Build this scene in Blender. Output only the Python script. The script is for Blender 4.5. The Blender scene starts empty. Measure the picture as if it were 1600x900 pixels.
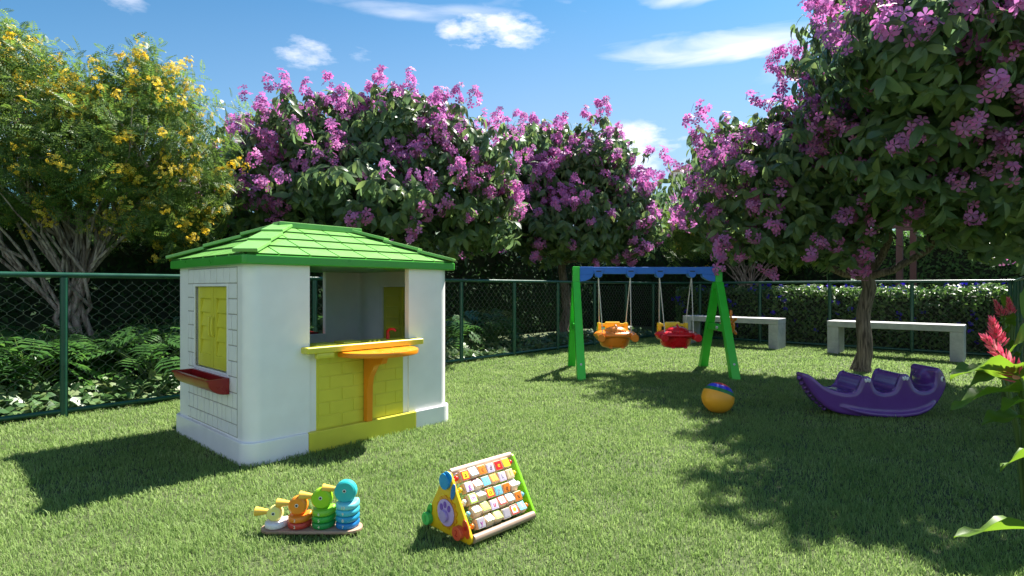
import bpy, bmesh, math, random
import numpy as np
from mathutils import Vector, Matrix, noise as mnoise

random.seed(11)
rng = np.random.default_rng(11)
R = math.radians
PI = math.pi
scene = bpy.context.scene
COL = scene.collection
AX = R(47.5)
U = Vector((math.cos(AX), math.sin(AX), 0))
V = Vector((-math.sin(AX), math.cos(AX), 0))


def uv(u, v, z=0.0):
    return U * u + V * v + Vector((0, 0, z))


# ------------------------------------------------------------------ materials
def new_mat(name):
    m = bpy.data.materials.new(name)
    m.use_nodes = True
    nt = m.node_tree
    for n in list(nt.nodes):
        nt.nodes.remove(n)
    out = nt.nodes.new('ShaderNodeOutputMaterial')
    return m, nt, out


def N(nt, t, **kw):
    n = nt.nodes.new(t)
    for k, v in kw.items():
        setattr(n, k, v)
    return n


def c4(c):
    return (c[0], c[1], c[2], 1)


def srgb(r, g, b):
    f = lambda x: (x / 255 / 12.92) if x / 255 <= .04045 else ((x / 255 + .055) / 1.055) ** 2.4
    return (f(r), f(g), f(b))


def ramp(nt, fac, stops):
    r = N(nt, 'ShaderNodeValToRGB')
    el = r.color_ramp.elements
    while len(el) < len(stops):
        el.new(.5)
    for e, (p, c) in zip(el, stops):
        e.position = p
        e.color = c4(c)
    nt.links.new(fac, r.inputs[0])
    return r.outputs[0]


def plastic(name, col, rough=.35, var=.06, bump=.02, scale=9, spec=.5, sss=0.0, coat=0.0):
    m, nt, out = new_mat(name)
    b = N(nt, 'ShaderNodeBsdfPrincipled')
    tc = N(nt, 'ShaderNodeTexCoord')
    no = N(nt, 'ShaderNodeTexNoise')
    no.inputs['Scale'].default_value = scale
    no.inputs['Detail'].default_value = 6
    nt.links.new(tc.outputs['Object'], no.inputs['Vector'])
    lo = tuple(c * (1 - var) for c in col)
    hi = tuple(min(1, c * (1 + var)) for c in col)
    nt.links.new(ramp(nt, no.outputs['Fac'], [(.3, lo), (.7, hi)]), b.inputs['Base Color'])
    n2 = N(nt, 'ShaderNodeTexNoise')
    n2.inputs['Scale'].default_value = scale * 14
    n2.inputs['Detail'].default_value = 3
    nt.links.new(tc.outputs['Object'], n2.inputs['Vector'])
    rr = N(nt, 'ShaderNodeMapRange')
    rr.inputs[3].default_value = max(.05, rough - .09)
    rr.inputs[4].default_value = rough + .1
    nt.links.new(no.outputs['Fac'], rr.inputs[0])
    nt.links.new(rr.outputs[0], b.inputs['Roughness'])
    bp = N(nt, 'ShaderNodeBump')
    bp.inputs['Strength'].default_value = bump
    bp.inputs['Distance'].default_value = .01
    nt.links.new(n2.outputs['Fac'], bp.inputs['Height'])
    nt.links.new(bp.outputs[0], b.inputs['Normal'])
    b.inputs['Specular IOR Level'].default_value = spec
    if sss:
        b.inputs['Subsurface Weight'].default_value = sss
        b.inputs['Subsurface Radius'].default_value = (.03, .03, .03)
        b.inputs['Subsurface Scale'].default_value = .3
    if coat:
        b.inputs['Coat Weight'].default_value = coat
        b.inputs['Coat Roughness'].default_value = .15
    nt.links.new(b.outputs[0], out.inputs[0])
    return m


def leafmat(name, stops, trans=.35, rough=.42, tcol=1.6, spec=.4, vein=0.0, back=None):
    """Two-sided thin leaf: colour differs from leaf to leaf, light comes through."""
    m, nt, out = new_mat(name)
    g = N(nt, 'ShaderNodeNewGeometry')
    tc = N(nt, 'ShaderNodeTexCoord')
    no = N(nt, 'ShaderNodeTexNoise')
    no.inputs['Scale'].default_value = 1.3
    no.inputs['Detail'].default_value = 3
    nt.links.new(tc.outputs['Object'], no.inputs['Vector'])
    mx = N(nt, 'ShaderNodeMath', operation='MULTIPLY_ADD')
    nt.links.new(no.outputs['Fac'], mx.inputs[0])
    mx.inputs[1].default_value = .5
    sc = N(nt, 'ShaderNodeMath', operation='MULTIPLY')
    nt.links.new(g.outputs['Random Per Island'], sc.inputs[0])
    sc.inputs[1].default_value = .62
    nt.links.new(sc.outputs[0], mx.inputs[2])
    sb = N(nt, 'ShaderNodeMath', operation='SUBTRACT')
    nt.links.new(mx.outputs[0], sb.inputs[0])
    sb.inputs[1].default_value = .06
    col = ramp(nt, sb.outputs[0], stops)
    b = N(nt, 'ShaderNodeBsdfPrincipled')
    nt.links.new(col, b.inputs['Base Color'])
    b.inputs['Roughness'].default_value = rough
    b.inputs['Specular IOR Level'].default_value = spec
    t = N(nt, 'ShaderNodeBsdfTranslucent')
    hs = N(nt, 'ShaderNodeHueSaturation')
    hs.inputs['Value'].default_value = tcol
    hs.inputs['Saturation'].default_value = 1.08
    hs.inputs['Hue'].default_value = .49
    nt.links.new(col, hs.inputs['Color'])
    nt.links.new(hs.outputs[0], t.inputs['Color'])
    mix = N(nt, 'ShaderNodeMixShader')
    mix.inputs[0].default_value = trans
    nt.links.new(b.outputs[0], mix.inputs[1])
    nt.links.new(t.outputs[0], mix.inputs[2])
    nt.links.new(mix.outputs[0], out.inputs[0])
    return m


def barkmat(name, c0, c1, scale=14, stretch=.16, strength=.8):
    m, nt, out = new_mat(name)
    b = N(nt, 'ShaderNodeBsdfPrincipled')
    tc = N(nt, 'ShaderNodeTexCoord')
    mp = N(nt, 'ShaderNodeMapping')
    mp.inputs['Scale'].default_value = (1, 1, stretch)
    nt.links.new(tc.outputs['Object'], mp.inputs['Vector'])
    no = N(nt, 'ShaderNodeTexNoise')
    no.inputs['Scale'].default_value = scale * 2.2
    no.inputs['Detail'].default_value = 9
    no.inputs['Distortion'].default_value = .6
    nt.links.new(mp.outputs[0], no.inputs['Vector'])
    nt.links.new(ramp(nt, no.outputs['Fac'], [(.36, c0), (.62, c1)]), b.inputs['Base Color'])
    b.inputs['Roughness'].default_value = .9
    bp = N(nt, 'ShaderNodeBump')
    bp.inputs['Strength'].default_value = strength
    bp.inputs['Distance'].default_value = .02
    nt.links.new(no.outputs['Fac'], bp.inputs['Height'])
    nt.links.new(bp.outputs[0], b.inputs['Normal'])
    nt.links.new(b.outputs[0], out.inputs[0])
    return m


def woodmat(name, c0, c1, scale=30, axis=0):
    m, nt, out = new_mat(name)
    b = N(nt, 'ShaderNodeBsdfPrincipled')
    tc = N(nt, 'ShaderNodeTexCoord')
    mp = N(nt, 'ShaderNodeMapping')
    s = [1, 1, 1]
    s[axis] = .1
    mp.inputs['Scale'].default_value = s
    nt.links.new(tc.outputs['Object'], mp.inputs['Vector'])
    no = N(nt, 'ShaderNodeTexNoise')
    no.inputs['Scale'].default_value = scale
    no.inputs['Detail'].default_value = 6
    nt.links.new(mp.outputs[0], no.inputs['Vector'])
    nt.links.new(ramp(nt, no.outputs['Fac'], [(.3, c0), (.7, c1)]), b.inputs['Base Color'])
    b.inputs['Roughness'].default_value = .5
    nt.links.new(b.outputs[0], out.inputs[0])
    return m


def concretemat(name, c0, c1):
    m, nt, out = new_mat(name)
    b = N(nt, 'ShaderNodeBsdfPrincipled')
    tc = N(nt, 'ShaderNodeTexCoord')
    no = N(nt, 'ShaderNodeTexNoise')
    no.inputs['Scale'].default_value = 7
    no.inputs['Detail'].default_value = 10
    no.inputs['Roughness'].default_value = .7
    nt.links.new(tc.outputs['Object'], no.inputs['Vector'])
    nt.links.new(ramp(nt, no.outputs['Fac'], [(.35, c0), (.65, c1)]), b.inputs['Base Color'])
    b.inputs['Roughness'].default_value = .85
    vo = N(nt, 'ShaderNodeTexNoise')
    vo.inputs['Scale'].default_value = 90
    vo.inputs['Detail'].default_value = 4
    nt.links.new(tc.outputs['Object'], vo.inputs['Vector'])
    bp = N(nt, 'ShaderNodeBump')
    bp.inputs['Strength'].default_value = .35
    bp.inputs['Distance'].default_value = .01
    nt.links.new(vo.outputs['Fac'], bp.inputs['Height'])
    nt.links.new(bp.outputs[0], b.inputs['Normal'])
    nt.links.new(b.outputs[0], out.inputs[0])
    return m


M = {}
M['white'] = plastic('white plastic', (.87, .85, .84), .32, .03, .015)
M['yellow'] = plastic('lime yellow plastic', srgb(214, 206, 66), .35, .05)
M['counter'] = plastic('pale yellow plastic', srgb(214, 205, 70), .33, .06)
M['roof'] = plastic('green roof plastic', srgb(116, 172, 88), .3, .07)
M['roof_groove'] = plastic('roof groove plastic', srgb(36, 98, 30), .4, .05)
M['groove'] = plastic('painted groove shade', (.40, .38, .33), .6, .1)  # warm grey stands in for occlusion shade between the wall bricks
M['eave'] = plastic('dark green plastic', srgb(66, 158, 52), .3, .05)
M['orange'] = plastic('orange plastic', srgb(232, 138, 22), .3, .05)
M['darkred'] = plastic('dark red plastic', srgb(140, 22, 24), .3, .08)
M['red'] = plastic('red plastic', srgb(205, 22, 30), .28, .05)
M['swing_green'] = plastic('swing green plastic', srgb(50, 185, 50), .35, .05)
M['swing_blue'] = plastic('swing blue plastic', srgb(34, 104, 196), .38, .05)
M['seat_orange'] = plastic('seat orange plastic', srgb(226, 128, 36), .3, .05)
M['seat_yellow'] = plastic('seat yellow plastic', srgb(235, 195, 30), .35, .04)
M['rope'] = plastic('white rope', (.6, .56, .5), .8, .2, .3, 60)
M['purple'] = plastic('glossy purple plastic', srgb(98, 58, 128), .16, .07, .012, 6, coat=.4)
M['claw'] = plastic('off white paint', (.75, .75, .74), .4, .03)
M['black'] = plastic('black paint', (.01, .01, .01), .35, .02)
M['steel'] = plastic('steel', (.5, .5, .5), .25, .05)
M['fence'] = plastic('green fence paint', (.012, .070, .042), .3, .12, .03)
M['fence_top'] = M['fence']
M['wire'] = plastic('green coated wire', (.10, .12, .075), .35, .2)
M['concrete'] = concretemat('pale concrete', (.34, .34, .34), (.50, .50, .49))
M['post_brown'] = plastic('brown post paint', srgb(104, 72, 68), .5, .06)
M['bark'] = barkmat('brown bark', (.05, .037, .027), (.23, .175, .135), 24, .10, 1.0)
M['pale_bark'] = barkmat('pale grey bark', (.10, .07, .05), (.38, .31, .25), 12, .2, .9)
M['twig'] = plastic('brown stem', (.10, .065, .035), .7, .2)
M['stem'] = plastic('green stem', (.09, .15, .03), .5, .15)
M['leaf'] = leafmat('dark green leaf', [(.1, (.062, .115, .062)), (.45, (.10, .17, .075)), (.8, (.155, .22, .072)), (1, (.23, .28, .095))], .43, .38, 1.75, .42)
M['petal'] = leafmat('lilac petal', [(.1, srgb(180, 122, 186)), (.45, srgb(200, 132, 190)), (.8, srgb(216, 120, 182)), (1, srgb(232, 160, 204))], .42, .55, 1.0, .15)
M['feather_leaf'] = leafmat('feathery green leaf', [(.1, (.05, .11, .03)), (.5, (.10, .18, .04)), (.9, (.19, .26, .06))], .45, .45, 1.7, .35)
M['yellow_petal'] = leafmat('yellow petal', [(.1, (.62, .42, .05)), (.5, (.78, .60, .08)), (1, (.88, .76, .18))], .4, .6, 1.1, .1)
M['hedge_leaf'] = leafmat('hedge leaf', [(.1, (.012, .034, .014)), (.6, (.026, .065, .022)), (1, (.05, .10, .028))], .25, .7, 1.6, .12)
M['flower_hedge_leaf'] = leafmat('flowering hedge leaf', [(.1, (.032, .075, .025)), (.5, (.065, .135, .04)), (1, (.13, .22, .05))], .36, .4, 1.8, .4)
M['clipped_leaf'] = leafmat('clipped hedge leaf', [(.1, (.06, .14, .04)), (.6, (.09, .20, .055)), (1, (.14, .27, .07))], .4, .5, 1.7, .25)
M['violet_petal'] = leafmat('violet petal', [(.1, srgb(60, 40, 180)), (1, srgb(96, 66, 205))], .3, .6, 1.2, .1)
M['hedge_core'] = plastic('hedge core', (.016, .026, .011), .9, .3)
M['philo_leaf'] = leafmat('philodendron leaf', [(.1, (.03, .085, .025)), (.6, (.055, .14, .035)), (1, (.11, .22, .04))], .36, .33, 1.8, .5)
M['ivy_leaf'] = leafmat('ivy leaf', [(.1, (.04, .10, .035)), (.5, (.08, .16, .05)), (.8, (.16, .22, .08)), (1, (.36, .36, .2))], .25, .42, 1.4, .4)
M['ginger_leaf'] = leafmat('ginger leaf', [(.1, (.09, .18, .025)), (.6, (.12, .22, .03)), (1, (.15, .26, .035))], .45, .45, 1.75, .3)
M['bract'] = leafmat('red bract', [(.1, srgb(218, 80, 104)), (.55, srgb(240, 124, 138)), (1, srgb(252, 204, 198))], .3, .4, 1.2, .3)


# ------------------------------------------------------------------ object helpers
def tag(o, label=None, cat=None, group=None, kind=None):
    if label:
        o['label'] = label
    if cat:
        o['category'] = cat
    if group:
        o['group'] = group
    if kind:
        o['kind'] = kind
    return o


def thing(name, label, cat, loc=(0, 0, 0), rz=0.0, group=None):
    o = bpy.data.objects.new(name, None)
    o.empty_display_size = .1
    COL.objects.link(o)
    o.location = loc
    o.rotation_euler = (0, 0, rz)
    return tag(o, label, cat, group)


def link(name, me, parent=None, loc=None, rot=None):
    o = bpy.data.objects.new(name, me)
    COL.objects.link(o)
    if parent:
        o.parent = parent
    if loc is not None:
        o.location = loc
    if rot is not None:
        o.rotation_euler = rot
    return o


def dup_tree(o, parent=None):
    c = o.copy()
    COL.objects.link(c)
    if parent:
        c.parent = parent
    for ch in [x for x in COL.objects if x.parent == o]:
        dup_tree(ch, c)
    return c


class MB:
    def __init__(self):
        self.bm = bmesh.new()

    def _fin(self, faces, mat):
        for f in faces:
            f.material_index = mat
            f.smooth = True

    def _new(self, before, mat):
        self.bm.faces.ensure_lookup_table()
        self._fin([f for f in self.bm.faces if f not in before], mat)

    def box(self, size, loc, rot=None, bev=.004, mat=0, seg=2):
        t = bmesh.new()
        bmesh.ops.create_cube(t, size=1)
        for v in t.verts:
            v.co = Vector((v.co.x * size[0], v.co.y * size[1], v.co.z * size[2]))
        if bev > 0:
            bmesh.ops.bevel(t, geom=t.edges[:], offset=min(bev, min(size) * .45), segments=seg, profile=.5, affect='EDGES')
        mtx = Matrix.Translation(Vector(loc))
        if rot is not None:
            mtx = mtx @ (rot.to_4x4() if not isinstance(rot, (tuple, list)) else __import__('mathutils').Euler(rot).to_matrix().to_4x4())
        bmesh.ops.transform(t, matrix=mtx, verts=t.verts[:])
        self.merge(t, mat)

    def b2(self, lo, hi, **k):
        self.box([hi[i] - lo[i] for i in range(3)], [(hi[i] + lo[i]) / 2 for i in range(3)], **k)

    def merge(self, t, mat=0):
        for f in t.faces:
            f.material_index = mat
            f.smooth = True
        me = bpy.data.meshes.new('tmp')
        t.to_mesh(me)
        t.free()
        self.bm.from_mesh(me)
        bpy.data.meshes.remove(me)

    def tube(self, pts, radii, seg=8, mat=0, cap=True):
        pts = [Vector(p) for p in pts]
        if not hasattr(radii, '__len__'):
            radii = [radii] * len(pts)
        t = bmesh.new()
        rings = []
        up = None
        for i, p in enumerate(pts):
            d = (pts[min(i + 1, len(pts) - 1)] - pts[max(i - 1, 0)]).normalized()
            if up is None:
                up = d.orthogonal().normalized()
            up = (up - d * up.dot(d))
            up = up.normalized() if up.length > 1e-5 else d.orthogonal().normalized()
            s = d.cross(up)
            rings.append([t.verts.new(p + (up * math.cos(2 * PI * k / seg) + s * math.sin(2 * PI * k / seg)) * radii[i]) for k in range(seg)])
        for a, b in zip(rings, rings[1:]):
            for k in range(seg):
                t.faces.new((a[k], a[(k + 1) % seg], b[(k + 1) % seg], b[k]))
        if cap:
            t.faces.new(rings[0][::-1])
            t.faces.new(rings[-1])
        self.merge(t, mat)

    def cyl(self, p0, p1, r, r1=None, seg=20, bev=0, mat=0):
        p0, p1 = Vector(p0), Vector(p1)
        r1 = r if r1 is None else r1
        if bev:
            d = (p1 - p0).normalized()
            self.tube([p0, p0 + d * .0001, p0 + d * bev, p1 - d * bev, p1 - d * .0001, p1],
                      [r - bev, r - bev * .99, r, r1, r1 - bev * .99, r1 - bev], seg, mat)
        else:
            self.tube([p0, p1], [r, r1], seg, mat)

    def ell(self, loc, rad, mat=0, seg=20, rings=12, rot=None):
        t = bmesh.new()
        bmesh.ops.create_uvsphere(t, u_segments=seg, v_segments=rings, radius=1)
        m = Matrix.Translation(Vector(loc))
        if rot is not None:
            m = m @ rot.to_4x4()
        m = m @ Matrix.Diagonal((rad[0], rad[1], rad[2], 1))
        bmesh.ops.transform(t, matrix=m, verts=t.verts[:])
        self.merge(t, mat)

    def prism(self, poly, h0, h1, frame=None, bev=0.0, mat=0, seg=2):
        """poly in local xy, extruded along local z from h0 to h1, then frame (Matrix 4x4)."""
        t = bmesh.new()
        lo = [t.verts.new((x, y, h0)) for x, y in poly]
        hi = [t.verts.new((x, y, h1)) for x, y in poly]
        n = len(poly)
        fl = t.faces.new(lo[::-1])
        fh = t.faces.new(hi)
        for i in range(n):
            t.faces.new((lo[i], lo[(i + 1) % n], hi[(i + 1) % n], hi[i]))
        bmesh.ops.recalc_face_normals(t, faces=t.faces[:])
        if bev:
            es = [e for e in t.edges if (fl in e.link_faces or fh in e.link_faces)]
            bmesh.ops.bevel(t, geom=es, offset=bev, segments=seg, profile=.5, affect='EDGES')
        if frame is not None:
            bmesh.ops.transform(t, matrix=frame, verts=t.verts[:])
            bmesh.ops.recalc_face_normals(t, faces=t.faces[:])
        self.merge(t, mat)

    def poly(self, pts, mat=0):
        f = self.bm.faces.new([self.bm.verts.new(p) for p in pts])
        f.material_index = mat
        f.smooth = True

    def build(self, name, mats, parent=None, loc=None, rot=None, ang=38, wn=True):
        bm = self.bm
        bm.normal_update()
        for e in bm.edges:
            if len(e.link_faces) == 2:
                e.smooth = e.calc_face_angle(0) < R(ang)
        me = bpy.data.meshes.new(name)
        bm.to_mesh(me)
        bm.free()
        for m in (mats if isinstance(mats, (list, tuple)) else [mats]):
            me.materials.append(m)
        o = link(name, me, parent, loc, rot)
        if wn:
            w_ = o.modifiers.new('normals', 'WEIGHTED_NORMAL')
            w_.keep_sharp = True
            w_.weight = 80
        return o


def frame(origin, x, y, z):
    return Matrix(((x[0], y[0], z[0], origin[0]), (x[1], y[1], z[1], origin[1]), (x[2], y[2], z[2], origin[2]), (0, 0, 0, 1)))


def realise(o):
    """Replace an object's mesh by its evaluated (modifier-applied) mesh."""
    dg = bpy.context.evaluated_depsgraph_get()
    me = bpy.data.meshes.new_from_object(o.evaluated_get(dg))
    o.modifiers.clear()
    o.data = me
    return o


def np_mesh(name, verts, faces_flat, loop_starts, mats, smooth=True):
    me = bpy.data.meshes.new(name)
    me.vertices.add(len(verts))
    me.vertices.foreach_set('co', np.ascontiguousarray(verts, dtype=np.float32).ravel())
    me.loops.add(len(faces_flat))
    me.loops.foreach_set('vertex_index', np.ascontiguousarray(faces_flat, dtype=np.int32))
    me.polygons.add(len(loop_starts))
    me.polygons.foreach_set('loop_start', np.ascontiguousarray(loop_starts, dtype=np.int32))
    me.update(calc_edges=True)
    for m in mats:
        me.materials.append(m)
    return me


def scatter_arrays(tv, tf, mats3, pos):
    """Copies of a template (verts tv, faces tf) at N frames (N,3,3 columns = local axes) and positions."""
    tv = np.asarray(tv, dtype=np.float64)
    n = len(pos)
    verts = np.einsum('nij,vj->nvi', mats3, tv) + pos[:, None, :]
    nv = len(tv)
    flat = np.concatenate([np.asarray(f) for f in tf])
    lens = np.array([len(f) for f in tf])
    st = np.concatenate([[0], np.cumsum(lens)[:-1]])
    L = len(flat)
    ff = (flat[None, :] + (np.arange(n) * nv)[:, None]).ravel()
    ss = (st[None, :] + (np.arange(n) * L)[:, None]).ravel()
    return verts.reshape(-1, 3), ff, ss


def join_arrays(parts):
    vs, fs, ss = [], [], []
    vo = lo = 0
    for v, f, s in parts:
        vs.append(v)
        fs.append(f + vo)
        ss.append(s + lo)
        vo += len(v)
        lo += len(f)
    return np.concatenate(vs), np.concatenate(fs), np.concatenate(ss)


def scatter(name, tv, tf, mats3, pos, mat, parent=None):
    v, f, s = scatter_arrays(tv, tf, mats3, pos)
    return link(name, np_mesh(name, v, f, s, [mat]), parent)


def unit(a):
    return a / np.maximum(np.linalg.norm(a, axis=-1, keepdims=True), 1e-9)


def rand_dirs(n, zmin=-1.0):
    z = rng.uniform(zmin, 1, n)
    a = rng.uniform(0, 2 * PI, n)
    r = np.sqrt(1 - z * z)
    return np.stack([r * np.cos(a), r * np.sin(a), z], 1)


def frames_from(ydir, ndir, scale):
    """Leaf frames: local y along ydir, local z near ndir."""
    y = unit(ydir)
    x = unit(np.cross(y, ndir))
    z = np.cross(x, y)
    return np.stack([x, y, z], 2) * np.asarray(scale)[:, None, None]


def vnoise(p, f, seed=0.0):
    """cheap smooth noise in about -1..1 for arrays of points"""
    x, y, z = (p[:, i] * f + seed * (1.7 + i) for i in range(3))
    return (np.sin(x * 1.7 + 1.3 * np.sin(y * 1.1 + z)) + np.sin(y * 1.9 + 1.7 * np.sin(z * 1.3 + x * .7)) + np.sin(z * 2.1 + 1.1 * np.sin(x * 1.5 - y))) / 3


# leaf templates ------------------------------------------------------------
def leaf_template(w=.36, seg=4, curve=.35, fold=.12, pw=1.0):
    v, f = [], []
    for i in range(seg + 1):
        t = i / seg
        hw = w * .5 * math.sin(PI * min(1, (t * .93 + .045)) ** pw) ** .8
        z = -curve * t * t
        y = t * (1 - .25 * curve * t)
        v += [(-hw, y, z + fold * hw * 2), (0, y, z), (hw, y, z + fold * hw * 2)]
    for i in range(seg):
        a = i * 3
        f += [(a, a + 1, a + 4, a + 3), (a + 1, a + 2, a + 5, a + 4)]
    return v, f


def flower_template(np_=5, w=.62):
    v, f = [], []
    for k in range(np_):
        a = 2 * PI * k / np_
        ca, sa = math.cos(a), math.sin(a)
        b = len(v)
        for (x, y, z) in [(0, .03, 0), (-.22 * w, .3, .08), (-.5 * w, .68, .1), (-.3 * w, .98, .02), (.3 * w, .98, .02), (.5 * w, .68, .1), (.22 * w, .3, .08)]:
            v.append((x * ca - y * sa, x * sa + y * ca, z))
        f.append(tuple(b + i for i in range(7)))
    return v, f


LEAF = leaf_template(.38, 4, .45, .12)
SMALL_LEAF = leaf_template(.5, 2, .2, .15)
FLOWER = flower_template()


def pinnate_template(pairs=7):
    v, f = [], []
    for i in range(pairs):
        y = .12 + .85 * i / (pairs - 1)
        L = .26 * math.sin(PI * (.2 + .7 * i / (pairs - 1))) + .04
        z = -.28 * y * y
        for s in (-1, 1):
            b = len(v)
            v += [(0, y, z), (s * L * .55, y + .02, z + .0), (s * L, y + L * .45, z - .05), (s * L * .4, y + .10, z)]
            f.append((b, b + 1, b + 2, b + 3) if s > 0 else (b, b + 3, b + 2, b + 1))
    return v, f


PINNATE = pinnate_template()


# ------------------------------------------------------------------ trees
def curve_pts(a, b, bow, n=7, wob=.04, seed=0):
    a, b = Vector(a), Vector(b)
    L = (b - a).length
    out = []
    for i in range(n):
        t = i / (n - 1)
        p = a.lerp(b, t) + Vector(bow) * (4 * t * (1 - t))
        if 0 < i < n - 1:
            nz = mnoise.noise_vector(p * 2.3 + Vector((seed, seed * 2.1, 0)))
            p += nz * wob * L
        out.append(p)
    return out


def crown_points(lobes, per_m2, shell=(.55, 1.06), seed=0, zbias=0.0, edge=.34):
    """Points and outward directions in a shell of bumpy lobes; lobe = (x,y,z, rx,ry,rz)."""
    P, D = [], []
    for i, (x, y, z, rx, ry, rz) in enumerate(lobes):
        area = 4 * PI * ((rx * ry) ** 1.6 / 3 + (rx * rz) ** 1.6 / 3 + (ry * rz) ** 1.6 / 3) ** (1 / 1.6)
        n = int(area * per_m2)
        d = rand_dirs(n)
        if zbias:
            keep = rng.random(n) < np.clip(.5 + zbias * d[:, 2] + .5 * vnoise(d, 3.0, seed + i + 9), 0.03, 1)
            d = d[keep]
            n = len(d)
        c = np.array([x, y, z])
        r = np.array([rx, ry, rz])
        bump = 1 + edge * vnoise(d, 2.6, seed + i) + .16 * vnoise(d, 6.5, seed + i + 5)
        q = shell[0] + (shell[1] - shell[0]) * rng.random(n) ** .6
        p = c + d * r * (bump * q)[:, None]
        P.append(p)
        D.append(unit(d / r))
    P, D = np.concatenate(P), np.concatenate(D)
    # drop what lies deep inside another lobe
    deep = np.zeros(len(P), bool)
    for (x, y, z, rx, ry, rz) in lobes:
        e = np.linalg.norm((P - np.array([x, y, z])) / np.array([rx, ry, rz]), axis=1)
        deep |= e < .5
    keep = ~deep | (rng.random(len(P)) < .25)
    return P[keep], D[keep]


def whorls(P, D, k, size, spread=1.0, droop=.75, jitter=.03):
    """k leaves round each point, radiating from the outward axis and drooping."""
    n = len(P)
    a0 = rng.uniform(0, 2 * PI, n)
    ref = unit(np.cross(D, np.array([.3, .2, .93])) + 1e-4)
    oth = np.cross(D, ref)
    pos, yd, nd, sc = [], [], [], []
    for j in range(k):
        a = a0 + 2 * PI * j / k + rng.normal(0, .25, n)
        rad = ref * np.cos(a)[:, None] + oth * np.sin(a)[:, None]
        y = rad * spread + D * rng.uniform(.1, .8, n)[:, None] + np.array([0, 0, -1.0]) * (droop * rng.uniform(.5, 1.5, n))[:, None]
        pos.append(P + D * rng.normal(0, jitter, n)[:, None])
        yd.append(y)
        nd.append(D + np.array([0, 0, .5]) + rng.normal(0, .25, (n, 3)))
        sc.append(size * rng.uniform(.65, 1.2, n))
    return np.concatenate(pos), np.concatenate(yd), np.concatenate(nd), np.concatenate(sc)


def panicles(P, D, nfl, size, length=.16, spread=.06):
    n = len(P)
    ax = unit(D + np.array([0, 0, .55]))
    pos, nd, sc = [], [], []
    for j in range(nfl):
        t = rng.random(n)
        off = rand_dirs(n)
        p = P + ax * (t * length)[:, None] + off * (spread * (1.15 - .6 * t))[:, None]
        pos.append(p)
        nd.append(unit(off + ax * .6 + rng.normal(0, .3, (n, 3))))
        sc.append(size * rng.uniform(.7, 1.25, n))
    pos, nd, sc = np.concatenate(pos), np.concatenate(nd), np.concatenate(sc)
    keep = rng.random(len(pos)) < .85
    pos, nd, sc = pos[keep], nd[keep], sc[keep]
    y = np.cross(nd, rand_dirs(len(nd)))
    return pos, frames_from(y, nd, sc)


def bloom_tree(label, base, fork, lobes, leaf_n, leaf_s, pan_n, fl_s, seed, trunk_r=.09, droop=.95, nfl=15, group=None, cat='tree', zb=.5):
    root = thing('blossom_tree', label, cat, base, 0, group)
    b = Vector(base)
    L = [(x - b.x, y - b.y, z, rx, ry, rz) for (x, y, z, rx, ry, rz) in lobes]
    mb = MB()
    f = Vector(fork) - b
    pts = curve_pts((0, 0, -.05), f, (.03, 0.0, 0), 9, .05, seed)
    n = len(pts)
    mb.tube(pts, [trunk_r * (1.0 + .75 * math.exp(-i * 1.1) - .12 * i / n) for i in range(n)], 14)
    ends = []
    for i, (x, y, z, rx, ry, rz) in enumerate(L):
        tgt = Vector((x, y, z - .15 * rz))
        d = tgt - f
        bow = Vector((d.x * .12, d.y * .12, -.10 * d.length))
        r0 = trunk_r * .62
        org = f - Vector((0, 0, .03))
        if i > 3:
            q = min(L[:4], key=lambda l: (Vector(l[:3]) - tgt).length)
            org, r0, bow = Vector(q[:3]) - Vector((0, 0, .15 * q[5])), trunk_r * .2, bow * .3
        bp = curve_pts(org, tgt, bow, 8, .07, seed + i)
        mb.tube(bp, [r0 * (1 - .75 * k / 7) for k in range(8)], 9)
        for j in range(11):
            st = bp[random.randint(3, 7)]
            dd = Vector(rand_dirs(1, -.35)[0])
            en = Vector((x + dd.x * rx * .85, y + dd.y * ry * .85, z + dd.z * rz * .85))
            sp = curve_pts(st, en, Vector((0, 0, -.06)), 6, .08, seed + j)
            mb.tube(sp, [.016 - .0022 * k for k in range(6)], 5)
    mb.build('trunk', M['bark'], root, ang=80)
    P, D = crown_points(L, leaf_n, (.5, 1.05), seed)
    pos, yd, nd, sc = whorls(P, D, 6, leaf_s, 1.0, droop)
    scatter('crown', LEAF[0], LEAF[1], frames_from(yd, nd, sc), pos, M['leaf'], root)
    P, D = crown_points(L, pan_n, (.95, 1.1), seed, zb)
    pos, fr = panicles(P, D, nfl, fl_s, .17, .085)
    scatter('blossom', FLOWER[0], FLOWER[1], fr, pos, M['petal'], root)
    return root


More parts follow.
